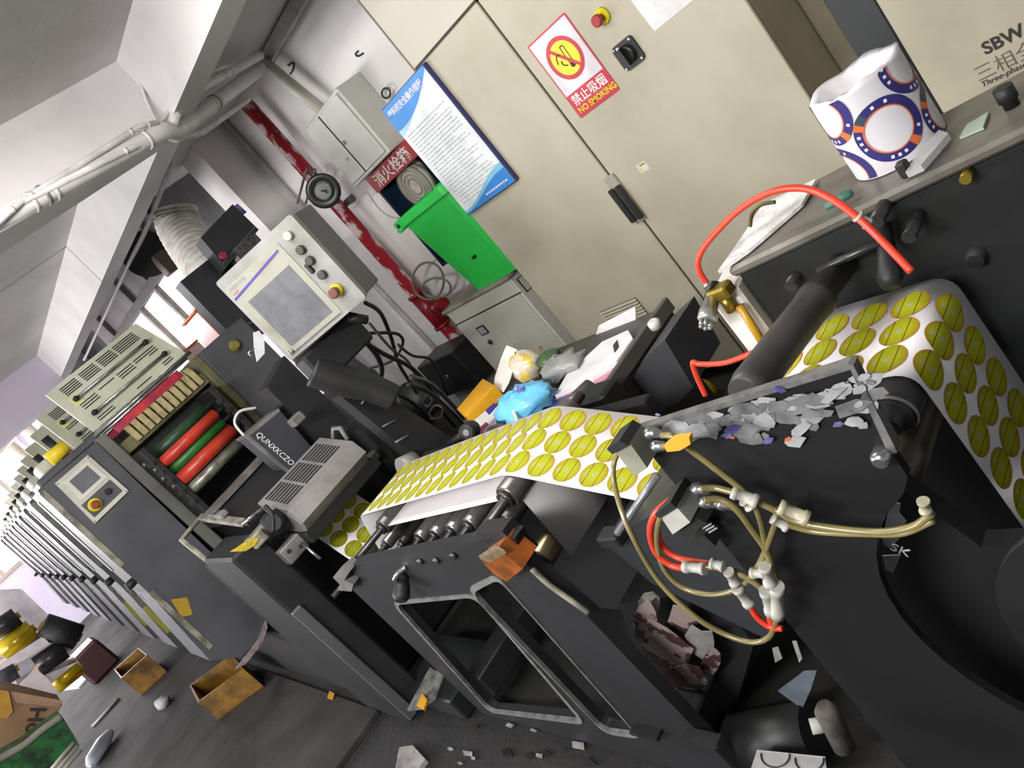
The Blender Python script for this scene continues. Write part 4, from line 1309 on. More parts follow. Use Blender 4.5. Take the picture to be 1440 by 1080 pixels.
vb1 = quadblock([(880, 608), (902, 597), (926, 632), (908, 645)], CYY - .002, .035, vb_m, 'valve_block', cs)
quadblock([(872, 603), (890, 590), (902, 597), (880, 610)], CYY - .002, .04, mblack, 'valve_coil', cs)
for c in ((911, 609), (920, 627)):
    MB().lathe(PY(*c, CYY - .02), (1, -.3, .1), [(0, .008), (.012, .008), (.012, .0065), (.024, .0065)], 10).build('push_fitting', steel, vb1)
vb2 = quadblock([(943, 693), (966, 680), (987, 704), (962, 722)], CYY - .002, .04, mat('valve_pale', (176, 174, 168), 0.45, col2=(150, 148, 140), scale=12), 'valve_block', cs)
quadblock([(940, 690), (962, 672), (970, 680), (946, 696)], CYY - .002, .045, mblack, 'valve_coil', cs)
quadblock([(965, 722), (990, 705), (1005, 712), (975, 735)], CYY - .002, .03, mblack, 'valve_coil', cs)
coil = quadblock([(983, 740), (1002, 730), (1018, 745), (1000, 758)], CYY - .004, .03, mblack, 'solenoid', cs)
for k in range(3):
    quadblock([(988 + k * 4, 742 + k * 3), (1000 + k * 4, 735 + k * 3), (1001 + k * 4, 737 + k * 3), (989 + k * 4, 744 + k * 3)], CYY - .0345, .0006, mat('print_dim', (140, 140, 140), .6), 'coil_print', coil)
for c in ((978, 687), (988, 705), (1012, 708)):
    MB().lathe(PY(*c, CYY - .025), (1, -.3, .1), [(0, .009), (.012, .009), (.012, .007), (.026, .007)], 10).build('push_fitting', steel, vb2)
# torn label scraps stuck on the plate
rnd = random.Random(11)
scr_cols = [mat('scrap_white', (156, 156, 158), .7, col2=(104, 104, 106), scale=25), mat('scrap_grey2', (112, 114, 114), .7, col2=(66, 68, 68), scale=30),
            mat('scrap_blue', (56, 54, 118), .6, col2=(120, 120, 150), scale=40), mat('scrap_orange', (190, 92, 56), .6)]
scraps = []
for k in range(95):
    t = rnd.random()
    x = 940 + t * 290
    ytop = 592 - (x - 940) * 0.30
    y = ytop + 6 + abs(rnd.gauss(0, 1)) * (12 + 20 * t) + (14 if x > 1060 else 4)
    if x < 1000:
        y = min(y, ytop + 26)
    y = min(y, ytop + 88)
    scraps.append((x, y, rnd.uniform(9, 32), 0 if rnd.random() < .5 else 1))
scraps += [(1031, 604, 16, 2), (1022, 612, 10, 2), (1080, 620, 14, 2), (1097, 547, 12, 2), (1180, 596, 12, 2), (1108, 618, 8, 3), (1030, 615, 5, 3), (925, 583, 5, 2)]
for k, (x, y, s, ci) in enumerate(scraps):
    n = rnd.randint(5, 8)
    th = rnd.uniform(-.5, .3)
    pts = []
    for i in range(n):
        a = 2 * pi * i / n
        r = s * rnd.uniform(.45, 1.0)
        dx, dy = r * cos(a), r * .5 * sin(a)
        pts.append(PY(x + dx * cos(th) - dy * sin(th), y + dx * sin(th) + dy * cos(th), CYY - .0012 - k * .00004))
    MB().prism(pts, (0, -.0006, 0)).build('label_scrap', scr_cols[ci], cs)

# ================================================================ console behind the rewinder
ya = radians(9)
RC = Matrix(((cos(ya), -sin(ya), 0), (sin(ya), cos(ya), 0), (0, 0, 1)))


def cbox(lo, hi, name, m, par, b=.006):
    mm = MB().bbox(lo, hi, b)
    mm.v = [tuple(CO + RC @ V(p)) for p in mm.v]
    return mm.build(name, m, par)


CO = V((-0.82, 1.035, 0))
co = thing('rewind_console', (-0.4, 1.2, 0), 'dark console cabinet with sloping steel top behind the rewind stand', 'console')
cbox((0, 0, .3), (1.25, .19, 1.13), 'body', mat('console_paint', (40, 42, 42), .5, col2=(31, 31, 31), scale=4, spec=.3), co)
cbox((-.005, -.012, 1.13), (1.25, .20, 1.15), 'top_plate', mat('console_top', (128, 124, 116), .4, .3, col2=(92, 88, 80), scale=7), co)
wbx = cbox((-.064, -.02, .93), (-.004, .10, 1.12), 'white_side_box', mat('box_white', (226, 222, 220), .5, col2=(206, 200, 196), scale=6), co)
# studs and levers on the front
for (x, y, r) in ((1120, 388, .011), (1240, 297, .011), (1285, 318, .010)):
    p = PY(x, y, 1.05)
    MB().cyl(p + V((0, .06, 0)), p + V((0, -.03, 0)), r, seg=12).build('stud', dsteel, co)
MB().tube([PY(1150, 380, 1.02), PY(1240, 340, 1.03)], .007, 6, False).build('lever_bar', dsteel, co)
MB().lathe(PY(1250, 385, 1.0) + V((0, .06, .05)), (0, -.7, -.6), [(0, .012), (.05, .014), (.085, .019), (.10, .012)], 14).build('black_handle', mblack, co)
MB().lathe(PY(1370, 350, 1.09) + V((0, .08, 0)), (0, -1, -.1), [(0, .018), (.06, .016), (.10, .012)], 14).build('black_handle', mblack, co)
lc = PZ(1372, 178, 1.1505)
cbp = [PZ(1351, 196, 1.151), PZ(1361, 178, 1.151), PZ(1392, 160, 1.151), PZ(1384, 182, 1.151)]
MB().prism(cbp, (0, 0, .004)).build('display_window', mat('lcd_green', (168, 184, 168), .25), co)
MB().lathe(PZ(1424, 150, 1.15), (0, 0, 1), [(0, .010), (.012, .010), (.012, .013), (.032, .013)], 16).build('black_knob', mblack, co)
MB().lathe(PY(1355, 258, 1.06) + V((0, .03, 0)), (0, -1, 0), [(0, .008), (.02, .008)], 10).build('brass_nipple', mat('brass', (150, 130, 50), .35, .7), co)
ac = MB().tube([PY(1040, 430, 1.0), PY(1078, 490, 1.0)], .0075, 8, False)
ac.build('amber_tube', mat('amber_tube', (196, 150, 40), .35), co)
# paper and bits on the console top
pw = MB().prism([PZ(x, y, 1.153) for x, y in ((1012, 385), (1050, 330), (1075, 290), (1150, 255), (1130, 290), (1090, 325), (1055, 355))], (0, 0, .006))
tag(pw.build('crumpled_paper', mat('paper_crumple', (226, 224, 222), .7, col2=(190, 186, 184), scale=18, bump=.8, bscale=30)), 'crumpled white paper strip lying on the console edge', 'paper')
sc = MB().lathe(PZ(1160, 292, 1.165), (.8, .3, 0), [(0, .006), (.04, .0075), (.045, .004)], 10)
tag(sc.build('screwdriver', mat('teal_plastic', (70, 118, 98), .45)), 'small screwdriver with green handle on the console top', 'tool')

# roll of blue ring labels
rlc = V((-0.565, 1.205, 1.152))
rt = thing('label_roll', rlc, 'white roll of paper printed with blue and orange ring labels on the console', 'label roll')
Rr, Hr = .071, .143
rl = MB()
N = 40
rn = random.Random(2)
vs = []
lev = [0, .02, .05, .08, .11, .135, .143]
for i, z in enumerate(lev):
    for k in range(N):
        a = 2 * pi * k / N
        r = Rr * (1 + .006 * sin(3 * a + i))
        zz = z + (.003 * sin(5 * a) + rn.uniform(-.0015, .0015) if i == len(lev) - 1 else 0)
        vs.append(rlc + V((r * cos(a), r * sin(a), zz)))
for k in range(N):
    a = 2 * pi * k / N
    vs.append(rlc + V((Rr * .82 * cos(a), Rr * .82 * sin(a), Hr + rn.uniform(-.010, -.002))))
for k in range(N):
    a = 2 * pi * k / N
    vs.append(rlc + V((Rr * .6 * cos(a), Rr * .6 * sin(a), Hr - .03)))
fs = []
for i in range(len(lev) + 1):
    for k in range(N):
        k2 = (k + 1) % N
        fs.append((i * N + k, i * N + k2, (i + 1) * N + k2, (i + 1) * N + k))
fs.append(tuple((len(lev) + 1) * N + k for k in range(N)))
rl.add(vs, fs, True)
rl.build('paper_roll', mat('roll_paper', (206, 202, 206), .55, col2=(208, 204, 208), scale=8), rt)


def cylpatch(outl, m, name, off):
    """outline in (arc length, z) wrapped on the roll"""
    pts = []
    n = len(outl)
    c = (sum(p[0] for p in outl) / n, sum(p[1] for p in outl) / n)
    vs = []
    for rr in (0, .5, 1):
        for p in (outl if rr else [c]):
            s_, z = c[0] + (p[0] - c[0]) * rr, c[1] + (p[1] - c[1]) * rr
            a = s_ / Rr
            vs.append(rlc + V(((Rr + off) * cos(a), (Rr + off) * sin(a), z)))
    fs = []
    for k in range(n):
        k2 = (k + 1) % n
        fs.append((0, 1 + k, 1 + k2))
        fs.append((1 + k, 1 + n + k, 1 + n + k2, 1 + k2))
    return MB().add(vs, fs, True).build(name, m, rt)


def cylring(c, ro, ri, a0, a1, m, name, off, n=30):
    vs, fs = [], []
    for k in range(n + 1):
        t = a0 + (a1 - a0) * k / n
        for r in (ro, ri):
            s_, z = c[0] + r * cos(t), c[1] + r * sin(t)
            z = min(max(z, .002), Hr - .004)
            a = s_ / Rr
            vs.append(rlc + V(((Rr + off) * cos(a), (Rr + off) * sin(a), z)))
        if k:
            fs.append((2 * k - 2, 2 * k, 2 * k + 1, 2 * k - 1))
    return MB().add(vs, fs, True).build(name, m, rt)


navy_l = mat('label_navy', (42, 36, 104), .45)
orng_l = mat('label_orange', (214, 104, 50), .45)
grn_l = mat('label_teal', (54, 66, 80), .45)
wht_l = mat('label_white', (222, 220, 226), .5)
ang = atan2(-rlc.y, -rlc.x)     # direction to the camera
base = ang * Rr
for ci, (du, cv_) in enumerate(((.004, .060), (-.076, .118), (.076, .128), (-.092, .014), (.100, .030), (-.175, .07), (.175, .06))):
    c = (base + du, cv_)
    cylring(c, .049, .0355, 0, 2 * pi, navy_l, 'blue_ring', .0010, 40)
    cylring(c, .0355, .0335, 0, 2 * pi, orng_l, 'orange_ring', .0011, 40)
    cylring(c, .0492, .035, radians(138), radians(152), orng_l, 'orange_sector', .0013, 4)
    cylring(c, .0492, .035, radians(118), radians(138), grn_l, 'teal_sector', .0013, 4)
    cylring(c, .0492, .035, radians(-66), radians(-50), orng_l, 'orange_sector', .0013, 4)
    for a in (165, 180, 195, 96, 70, 250, 263, 276, -30):
        cylring(c, .0445, .0395, radians(a - 3), radians(a + 3), wht_l, 'label_print', .0015, 2)
# tape gun strap at the foot of the roll
MB().bbox(PZ(1275, 243, 1.16) - V((.008, .008, .006)), PZ(1275, 243, 1.16) + V((.008, .008, .02)), .003).build('clip', mblack, rt)
fl = MB().prism([PZ(x, y, 1.158) for x, y in ((1278, 250), (1300, 240), (1330, 205), (1338, 195), (1325, 190), (1300, 215))], (0, 0, .010))
tag(fl.build('plastic_film', mat('clear_film', (206, 206, 206), .25, alpha=.6)), 'strip of crumpled clear film at the foot of the label roll', 'film')

# ================================================================ air hoses
clear_m = mat('clear_hose', (126, 115, 72), .25, col2=(104, 94, 58), scale=12, spec=.7)
red_h = mat('orange_hose', (226, 66, 44), .35)
fit_m = mat('fitting_white', (176, 174, 166), .4, col2=(150, 148, 140), scale=14)


def hose(pts, r, m, label, y=.565, cat='hose', group='air hoses'):
    P = [PY(p[0], p[1], p[2] if len(p) > 2 else y) for p in pts]
    o_ = MB().tube(P, r * .88, 8, True, 8).build('air_hose', m)
    return tag(o_, label, cat, group)


def fitting(par, a, b, r=.0085, y=.56, m=None):
    A, B = PY(*a, y), PY(*b, y)
    d = (B - A)
    L_ = d.length
    o_ = MB().lathe(A, d, [(0, r), (L_ * .2, r), (L_ * .22, r * .8), (L_ * .78, r * .8), (L_ * .8, r), (L_, r)], 12).build('connector', m or fit_m, par)
    return o_


h = hose([(931, 612, .555), (948, 614, .545), (972, 633), (1010, 662), (1050, 695), (1068, 728), (1078, 775), (1086, 800)], .0048, clear_m, 'straight smoky hose running down from the upper valve')
h = hose([(931, 628, .555), (945, 626, .545), (960, 622, .54)], .0048, clear_m, 'short smoky hose stub under the yellow tape at the upper valve')
yt = MB().prism([PY(x, y, .54) for x, y in ((938, 621), (950, 611), (973, 608), (975, 618), (960, 627), (942, 629))], (0, -.008, 0))
tag(yt.build('yellow_tape_tag', mat('tape_amber', (222, 168, 50), .45)), 'yellow tape wrapped on the hoses by the upper valve', 'tape')
h = hose([(985, 688, .555), (1005, 686), (1030, 692), (1048, 698), (1085, 715), (1120, 733), (1180, 744), (1240, 748), (1285, 740), (1310, 722)], .0052, clear_m, 'smoky hose passing through the white tee to the right')
fitting(h, (1030, 691), (1066, 706), .0095)
fitting(h, (1046, 704), (1056, 714), .0075)
fitting(h, (1096, 712), (1138, 730), .0095, m=mat('fitting_tan', (168, 164, 140), .4))
fitting(h, (1086, 728), (1108, 742), .0075)
fitting(h, (1298, 704), (1302, 720), .0065, m=mat('fitting_tan', (168, 164, 140), .4))
h = hose([(1106, 738, .56), (1150, 748), (1220, 751), (1270, 750), (1312, 732)], .0045, clear_m, 'lower of the two smoky hoses leading right from the tee')
h = hose([(990, 704, .555), (1010, 702), (1035, 715), (1058, 745), (1078, 775), (1088, 810), (1093, 830)], .0058, clear_m, 'thick smoky hose curving down from the lower valve to the white manifold')
h = hose([(946, 706, .57), (928, 730, .56), (924, 765), (934, 800), (960, 826), (1000, 836), (1040, 826), (1066, 796), (1082, 760), (1092, 730), (1094, 716)], .0050, clear_m, 'round loop of smoky hose in front of the gear case')
h = hose([(944, 702, .575), (922, 722, .565), (914, 748), (922, 776), (942, 794), (964, 800)], .0058, red_h, 'orange hose bend ending in a white joiner')
fitting(h, (963, 797), (992, 800), .0095, .555)
h = hose([(946, 708, .58), (926, 735, .575), (930, 765, .575), (955, 785, .575), (1000, 793, .57)], .0055, red_h, 'second orange hose hidden behind the smoky loop')
h = hose([(992, 797, .56), (1020, 800), (1050, 812), (1078, 832)], .0058, clear_m, 'smoky hose from the white joiner to the manifold')
fitting(h, (1000, 792), (1018, 797), .0085, .558)
h = hose([(873, 628, .70), (863, 655, .68), (866, 690, .64), (885, 745, .60), (925, 815, .58), (975, 865), (1020, 892), (1058, 903), (1082, 895), (1092, 870)], .0052, clear_m, 'long smoky hose sagging from the web down past the gear case')
mf = thing('hose_manifold', PY(1088, 850, .56), 'white plastic hose manifold with tees on the stand plate', 'manifold')
for a, b, r in (((1075, 795), (1083, 823), .009), ((1058, 806), (1076, 806), .008), ((1092, 824), (1093, 866), .0105), ((1076, 830), (1084, 862), .009), ((1024, 803), (1034, 822), .008), ((1036, 826), (1054, 851), .009)):
    A, B = PY(*a, .556), PY(*b, .556)
    d = B - A
    MB().lathe(A, d, [(0, r), (d.length * .2, r), (d.length * .22, r * .82), (d.length * .8, r * .82), (d.length * .82, r), (d.length, r)], 12).build('tee_piece', fit_m, mf)
h = hose([(1054, 851), (1065, 868), (1080, 880), (1094, 884)], .0055, red_h, 'short red hose under the manifold, leaving the angled joiner')
h = hose([(1082, 862), (1084, 874), (1092, 882), (1100, 884)], .0055, red_h, 'short red hose straight below the white manifold')
# big red hose arching over the console and the regulator
h = hose([(994, 398, 1.0), (984, 382, 1.0), (983, 362, 1.0), (1000, 335, 1.0), (1040, 295, 1.0), (1085, 270, 1.0), (1130, 265, 1.0), (1170, 280, .99), (1205, 305, .97), (1240, 338, .95), (1282, 382, .92)], .0062, red_h, 'orange hose arching high from the regulator over the console')
fitting(h, (1205, 303), (1222, 316), .009, .972)
h = hose([(1090, 484, .98), (1098, 478, .98), (1102, 488, .97), (1088, 500, .97), (1078, 490, .97), (1085, 482, .97), (1060, 495, .97), (1020, 510, .97), (985, 512, .97), (974, 510, .97), (980, 530, .97), (992, 556, .97)], .0058, red_h, 'orange hose kinked below the white console box')
h = hose([(1055, 318, 1.06), (1058, 300, 1.06), (1070, 288, 1.06), (1090, 284, 1.06)], .004, mat('olive_cable', (112, 100, 50), .5), 'thin olive cable behind the crumpled paper', cat='cable')
rg = thing('air_regulator', PY(1000, 430, .99), 'silver air regulator with brass fitting on the white console box', 'regulator')
p0 = PY(997, 438, .97)
axr = V((-.05, -1, -.35))
MB().lathe(p0 - axr.normalized() * .03, axr, [(0, .013), (.03, .014), (.03, .017), (.046, .017), (.05, .013)], 20).build('regulator_cap', mat('reg_silver', (176, 176, 174), .3, .6), rg)
MB().lathe(p0 - axr.normalized() * .055, axr, [(0, .0145), (.028, .0145)], 20).build('regulator_neck', mblack, rg)
for k in range(6):
    a = 2 * pi * k / 6
    axn = axr.normalized()
    t1 = axn.orthogonal().normalized()
    t2 = axn.cross(t1)
    q = p0 + axn * .026 + (t1 * cos(a) + t2 * sin(a)) * .009
    MB().cyl(q - axn * .004, q + axn * .006, .0034, seg=8).build('cap_rib', mat('reg_silver', (176, 176, 174), .3, .6), rg)
MB().bbox(PY(1012, 412, 1.0) - V((.022, .012, .012)), PY(1012, 412, 1.0) + V((.022, .02, .012)), .004).build('brass_body', mat('brass', (150, 130, 50), .35, .7), rg)
MB().cyl(PY(1018, 418, 1.0), PY(1030, 436, 1.0), .011, seg=10).build('brass_elbow', mat('brass', (150, 130, 50), .35, .7), rg)
MB().cyl(PY(997, 404, 1.0), PY(993, 396, 1.0), .008, seg=10).build('hose_nut', steel, rg)
# ================================================================ small white cabinet with the green bin
sc_m = mat('small_cabinet_white', (208, 206, 194), .5, col2=(196, 193, 180), scale=3)
sm = thing('low_cabinet', (-3.5, 2.67, 0), 'low cream cabinet with meter and two doors carrying the green bin', 'cabinet')
lx0, lx1, ly, lz = -3.86, -3.17, 2.50, 0.92
MB().bbox((lx0, ly, 0.02), (lx1, 2.84, lz), .006).build('body', sc_m, sm)
MB().bbox((lx0 - .012, ly - .015, lz), (lx1 + .012, 2.85, lz + .02), .004).build('top_plate', mat('dusty_top', (168, 162, 148), .6, col2=(130, 122, 108), scale=7), sm)
sd1 = MB().bbox((lx0 + .015, ly - .012, .06), (-3.535, ly, lz - .10), .003).build('door', sc_m, sm)
sd2 = MB().bbox((-3.525, ly - .012, .06), (lx1 - .015, ly, lz - .10), .003).build('door', sc_m, sm)
MB().box((lx0, ly - .004, lz - .097), (lx1, ly + .001, lz - .09)).build('seam', seam_m, sm)
MB().box((lx1, ly + .03, lz - .12), (lx1 + .003, 2.74, lz - .03)).build('side_vent', mat('vent_dark', (60, 58, 52), .7), sm)
for k in range(4):
    MB().box((lx1 + .003, ly + .04 + k * .05, lz - .115), (lx1 + .006, ly + .07 + k * .05, lz - .035)).build('vent_bar', sc_m, sm)
mc = PY(679, 464, ly - .012)
MB().prism(on(FY, mc, rrect(0, 0, .078, .06, .004)), (0, -.006, 0)).build('meter_frame', mat('meter_black', (50, 50, 54), .4), sd1)
MB().prism(on(FY, mc - V((0, .0062, 0)), rrect(0, 0, .058, .044, .002)), (0, -.001, 0)).build('meter_face', mat('meter_lilac', (190, 188, 204), .3), sd1)
kc_ = PY(690, 480, ly - .012)
MB().lathe(kc_, (0, -1, 0), [(0, .016), (.012, .016), (.016, .01)], 16).build('knob', mat('knob_olive', (58, 58, 46), .4), sd1)
st = PY(760, 489, ly - .012)
MB().prism(on(FY, st, rrect(0, 0, .045, .034, .003)), (0, -.0008, 0)).build('warning_label', mat('label_pale', (214, 208, 200), .6), sd2)
for dz in (-.007, .007):
    MB().prism(on(FY, st + V((0, -.0009, dz)), rrect(.004, 0, .026, .006, .001)), (0, -.0004, 0)).build('warning_bar', mat('warn_red', (170, 60, 60), .6), sd2)

# green bin
gb = thing('green_bin', (-3.33, 2.65, .941), 'bright green plastic bin standing on the low cream cabinet', 'bin')
gm = mat('bin_green', (50, 208, 84), .4, col2=(44, 190, 74), scale=3)
bz = .941
bh = .56
cxb, cyb = -3.335, 2.655


def rr3(cx_, cy_, w_, d_, r_, z_):
    return [V((p[0], p[1], z_)) for p in rrect(cx_, cy_, w_, d_, r_, 4)]


def loft(loops):
    m = MB()
    n = len(loops[0])
    vs = [p for l in loops for p in l]
    fs = []
    for i in range(len(loops) - 1):
        for k in range(n):
            k2 = (k + 1) % n
            fs.append((i * n + k, i * n + k2, (i + 1) * n + k2, (i + 1) * n + k))
    fs.append(tuple(range(n - 1, -1, -1)))
    fs.append(tuple((len(loops) - 1) * n + k for k in range(n)))
    m.add(vs, fs)
    m.fixn = True
    return m


loft([rr3(cxb + .03, cyb, .43, .26, .05, bz), rr3(cxb, cyb, .53, .33, .05, bz + bh), rr3(cxb, cyb, .515, .315, .045, bz + bh), rr3(cxb + .03, cyb, .42, .25, .045, bz + .02)]).build('tub', gm, gb)
MB().ringprism(rr3(cxb, cyb, .58, .38, .06, bz + bh - .035), rr3(cxb, cyb, .525, .325, .05, bz + bh - .035), (0, 0, .05)).build('rim', gm, gb)
MB().bbox((cxb - .345, cyb - .15, bz + bh - .03), (cxb - .285, cyb + .15, bz + bh + .012), .01).build('handle_lip', gm, gb)
MB().cyl((cxb - .33, cyb - .15, bz + bh - .04), (cxb - .33, cyb + .15, bz + bh - .04), .014, seg=10).build('hinge_bar', gm, gb)
MB().cyl((cxb - .24, cyb - .195, bz + bh - .012), (cxb - .24, cyb - .18, bz + bh - .012), .012, seg=10).build('rivet', mat('rivet_black', (30, 30, 30), .5), gb)
hc = PY(666, 362, cyb - .155)
MB().cyl((hc.x, cyb - .163, hc.z), (hc.x, cyb - .14, hc.z), .009, seg=10).build('hole_plug', mat('rivet_black', (30, 30, 30), .5), gb)

# ================================================================ black control box and cables by the wall
bb = thing('floor_box', (-4.3, 2.5, 0), 'black box with round lock on a stand beside the red pipe', 'box')
MB().bbox((-4.50, 2.45, .42), (-4.02, 2.68, .70), .008).build('box_body', mat('box_black', (44, 45, 46), .45), bb)
MB().lathe((-4.26, 2.45, .56), (0, -1, 0), [(0, .018), (.01, .016)], 14).build('lock', steel, bb)
MB().bbox((-4.45, 2.5, 0), (-4.07, 2.65, .42), .006).build('stand', mat('stand_white', (190, 186, 182), .6), bb)
cab_b = mat('cable_black', (40, 40, 42), .45)
cab_g = mat('cable_grey', (120, 116, 112), .5)
rnd = random.Random(21)
cables = [([(514, 426), (535, 440), (550, 475), (560, 510), (575, 535), (590, 560)], 2.2, .011, cab_b, 'black cable leaving the lower corner of the operator screen'),
          ([(505, 470), (530, 468), (560, 470), (566, 485), (550, 508), (520, 518)], 2.0, .009, cab_b, 'black cable making a wide loop beside the white wall'),
          ([(500, 455), (515, 480), (530, 500), (537, 520), (534, 540)], 1.9, .016, cab_b, 'thick black cable dropping behind the screen arm'),
          ([(510, 480), (540, 498), (575, 515), (600, 540), (620, 575), (640, 600)], 2.1, .013, cab_b, 'thick black cable sweeping down to the right'),
          ([(520, 455), (550, 490), (575, 510), (590, 545)], 2.15, .008, cab_g, 'grey cable hanging straight beside the white wall'),
          ([(560, 485), (580, 500), (605, 505), (618, 525), (630, 555)], 2.3, .008, cab_b, 'thin black cable curling in front of the black box'),
          ([(575, 540), (600, 550), (625, 570), (650, 595)], 1.9, .014, mat('cable_shiny', (92, 92, 94), .3), 'shiny dark hose bundle strand below the black box'),
          ([(578, 530), (605, 540), (632, 565), (652, 588)], 1.95, .014, mat('cable_shiny', (92, 92, 94), .3), 'shiny dark hose strand above its twin below the black box'),
          ([(600, 556), (596, 566), (602, 572), (608, 563), (602, 555), (597, 560)], 1.75, .006, cab_g, 'grey wire curl near the cable bundle'),
          ([(604, 580), (612, 570), (622, 574), (620, 586), (608, 588), (603, 580)], 1.7, .006, cab_g, 'lower grey wire ring near the cable bundle'),
          ([(545, 560), (560, 585), (575, 610), (585, 640)], 1.6, .010, cab_b, 'black cable along the lower arm'),
          ([(555, 575), (572, 600), (590, 625), (600, 650)], 1.55, .012, mat('cable_cream', (176, 170, 140), .5), 'cream cable along the lower arm'),
          ([(530, 545), (560, 555), (590, 575), (615, 610)], 1.7, .011, cab_b, 'black cable between arm boot and cable bundle'),
          ([(565, 590), (590, 600), (610, 625), (640, 640)], 1.55, .009, mat('cable_brown', (96, 58, 52), .5), 'brown cable low in the tangle beside the frame')]
for pts, y, r, m_, lab in cables:
    tag(MB().tube([PY(px_, py_, (y if 'wire' in lab else 1.42 + .43 * i_ / (len(pts) - 1))) for i_, (px_, py_) in enumerate(pts)], r * (1 if 'wire' in lab else .8), 7, True, 6).build('cable', m_), lab, 'cable', 'cables behind the operator screen')
mc0 = PY(590, 565, 1.85)
mo = thing('drive_motor', (mc0.x, mc0.y, 0), 'dark round motor half buried in the cable tangle', 'motor')
blob(mc0, .12, .10, .13, 16, 10, .05, 4).build('motor_body', mat('motor_dark', (52, 52, 52), .5, col2=(36, 36, 36), scale=9), mo)
MB().bbox((mc0.x - .08, mc0.y - .07, .0), (mc0.x + .08, mc0.y + .07, mc0.z - .08), .01).build('pedestal', mat('motor_dark', (52, 52, 52), .5), mo)
wp = MB().prism([PY(x, y, 2.885) for x, y in ((488, 480), (504, 464), (528, 497), (536, 522), (520, 518), (500, 504))], (0, .01, 0))
tag(wp.build('whiteboard', mat('white_board', (230, 228, 228), .5)), 'white board glimpsed between the screen arm and the cables', 'board')
pv = []
for (a0, a1, r0, cxp, cyp) in ((0, 6.28, 17, 634, 408),):
    pass
for c, rx, ry, lab in (((602, 395), 22, 26, 'large loop of grey hose hanging by the red pipe'), ((614, 405), 20, 14, 'small loop of grey hose lying against the red pipe tee')):
    P = [PY(c[0] + rx * cos(a), c[1] + ry * sin(a), 2.72) for a in [2 * pi * k / 14 for k in range(15)]]
    tag(MB().tube(P, .008, 6).build('hose_loop', mat('hose_grey', (128, 122, 116), .5)), lab, 'hose', 'hose loops by the red pipe')
tag(MB().tube([PY(500, 292, 2.72), PY(505, 280, 2.72), PY(515, 270, 2.74), PY(530, 290, 2.74), PY(545, 303, 2.74), PY(565, 308, 2.74)], .005, 6).build('wall_wire', mat('wire_white', (198, 192, 188), .5)), 'thin white wire drooping under the fire hose box', 'wire')

# ================================================================ desk with papers behind the web
dk = thing('side_desk', (-2.05, 1.52, 0), 'dark desk with raised rim behind the web, covered with papers and bags', 'desk')
MB().bbox((-2.46, 1.30, .70), (-1.66, 1.74, .80), .01).build('desk_top', mat('desk_grey', (72, 70, 66), .5, col2=(54, 52, 48), scale=6), dk)
MB().bbox((-2.42, 1.34, .02), (-1.70, 1.70, .70), .01).build('desk_body', mat('desk_dark', (50, 50, 54), .5), dk)
MB().cyl((-2.40, 1.285, .79), (-1.78, 1.285, .80), .022, seg=12).build('front_rail', mat('rail_grey', (108, 100, 92), .4, .3), dk)
MB().bbox((-1.665, 1.30, .78), (-1.645, 1.74, .83), .004).build('side_rim', mat('rim_grey', (92, 88, 82), .5), dk)
MB().lathe(PZ(921, 457, .84), (.2, 0, 1), [(-.01, .018), (.012, .02), (.018, .012)], 14).build('white_cap', mat('cap_white', (214, 212, 208), .5), dk)
DZ = .802


def flat(name, pix, z, th, m, label, cat, tilt=None):
    P = [PZ(x, y, z) for x, y in pix]
    if tilt:
        c = sum(P, V()) / len(P)
        P = [p + V((0, 0, (p - c).dot(V(tilt)))) for p in P]
    return tag(MB().prism(P, (0, 0, th)).build(name, m), label, cat)


flat('blue_folder', [(772, 578), (846, 543), (852, 520), (800, 540)], .806, .006, mat('folder_blue', (70, 76, 120), .5), 'dark blue folder under the white papers on the desk', 'folder')
flat('paper_stack', [(783, 560), (800, 530), (850, 484), (886, 468), (893, 480), (870, 512), (836, 536)], .815, .012, mat('paper_bright', (236, 232, 236), .6), 'thick sheaf of white papers on the desk', 'paper')
flat('paper_sheet', [(778, 563), (830, 538), (862, 512), (890, 470), (880, 512), (850, 536)], .812, .002, mat('paper_pink', (206, 120, 150), .6, col2=(226, 190, 200), scale=30), 'pink-edged form sticking out under the sheaf', 'paper')
ppx = [PY(x, y, 1.72) for x, y in ((838, 470), (842, 458), (893, 431), (895, 466), (845, 492))]
tag(MB().prism(ppx, (0, .002, 0)).build('paper_sheet', mat('paper_bright', (236, 232, 236), .6)), 'white sheet standing against the vent grille behind the desk', 'paper')
dark_oval = [PZ(862, 486, .829), PZ(868, 478, .829), PZ(870, 488, .829), PZ(864, 496, .829)]
tag(MB().prism(dark_oval, (0, 0, .001)).build('black_sticker', mat('sticker_black', (50, 46, 54), .5)), 'small black sticker on the sheaf of papers', 'sticker')
bag = blob(PZ(738, 566, .85), .135, .085, .055, 18, 11, .17, 9)
tag(bag.build('plastic_bag', mat('bag_blue', (112, 190, 226), .3, col2=(90, 168, 212), scale=10, bump=.6, bscale=18)), 'crumpled light blue plastic bag with a purple print on the desk', 'bag')
lp = PZ(731, 549, .905)
tag(MB().prism([lp + V((-.02, -.005, 0)), lp + V((.02, .0, 0)), lp + V((.02, .012, .004)), lp + V((-.02, .008, .004))], (0, -.0015, .001)).build('bag_print', mat('print_purple', (120, 70, 170), .5)), 'purple printed mark on the blue bag', 'print')
tag(blob(PZ(790, 515, .84), .10, .07, .035, 14, 8, .25, 5).build('plastic_bag', mat('bag_clear', (176, 176, 172), .2, alpha=.75, bump=.8, bscale=25)), 'crumpled clear plastic bag beside the white papers', 'bag')
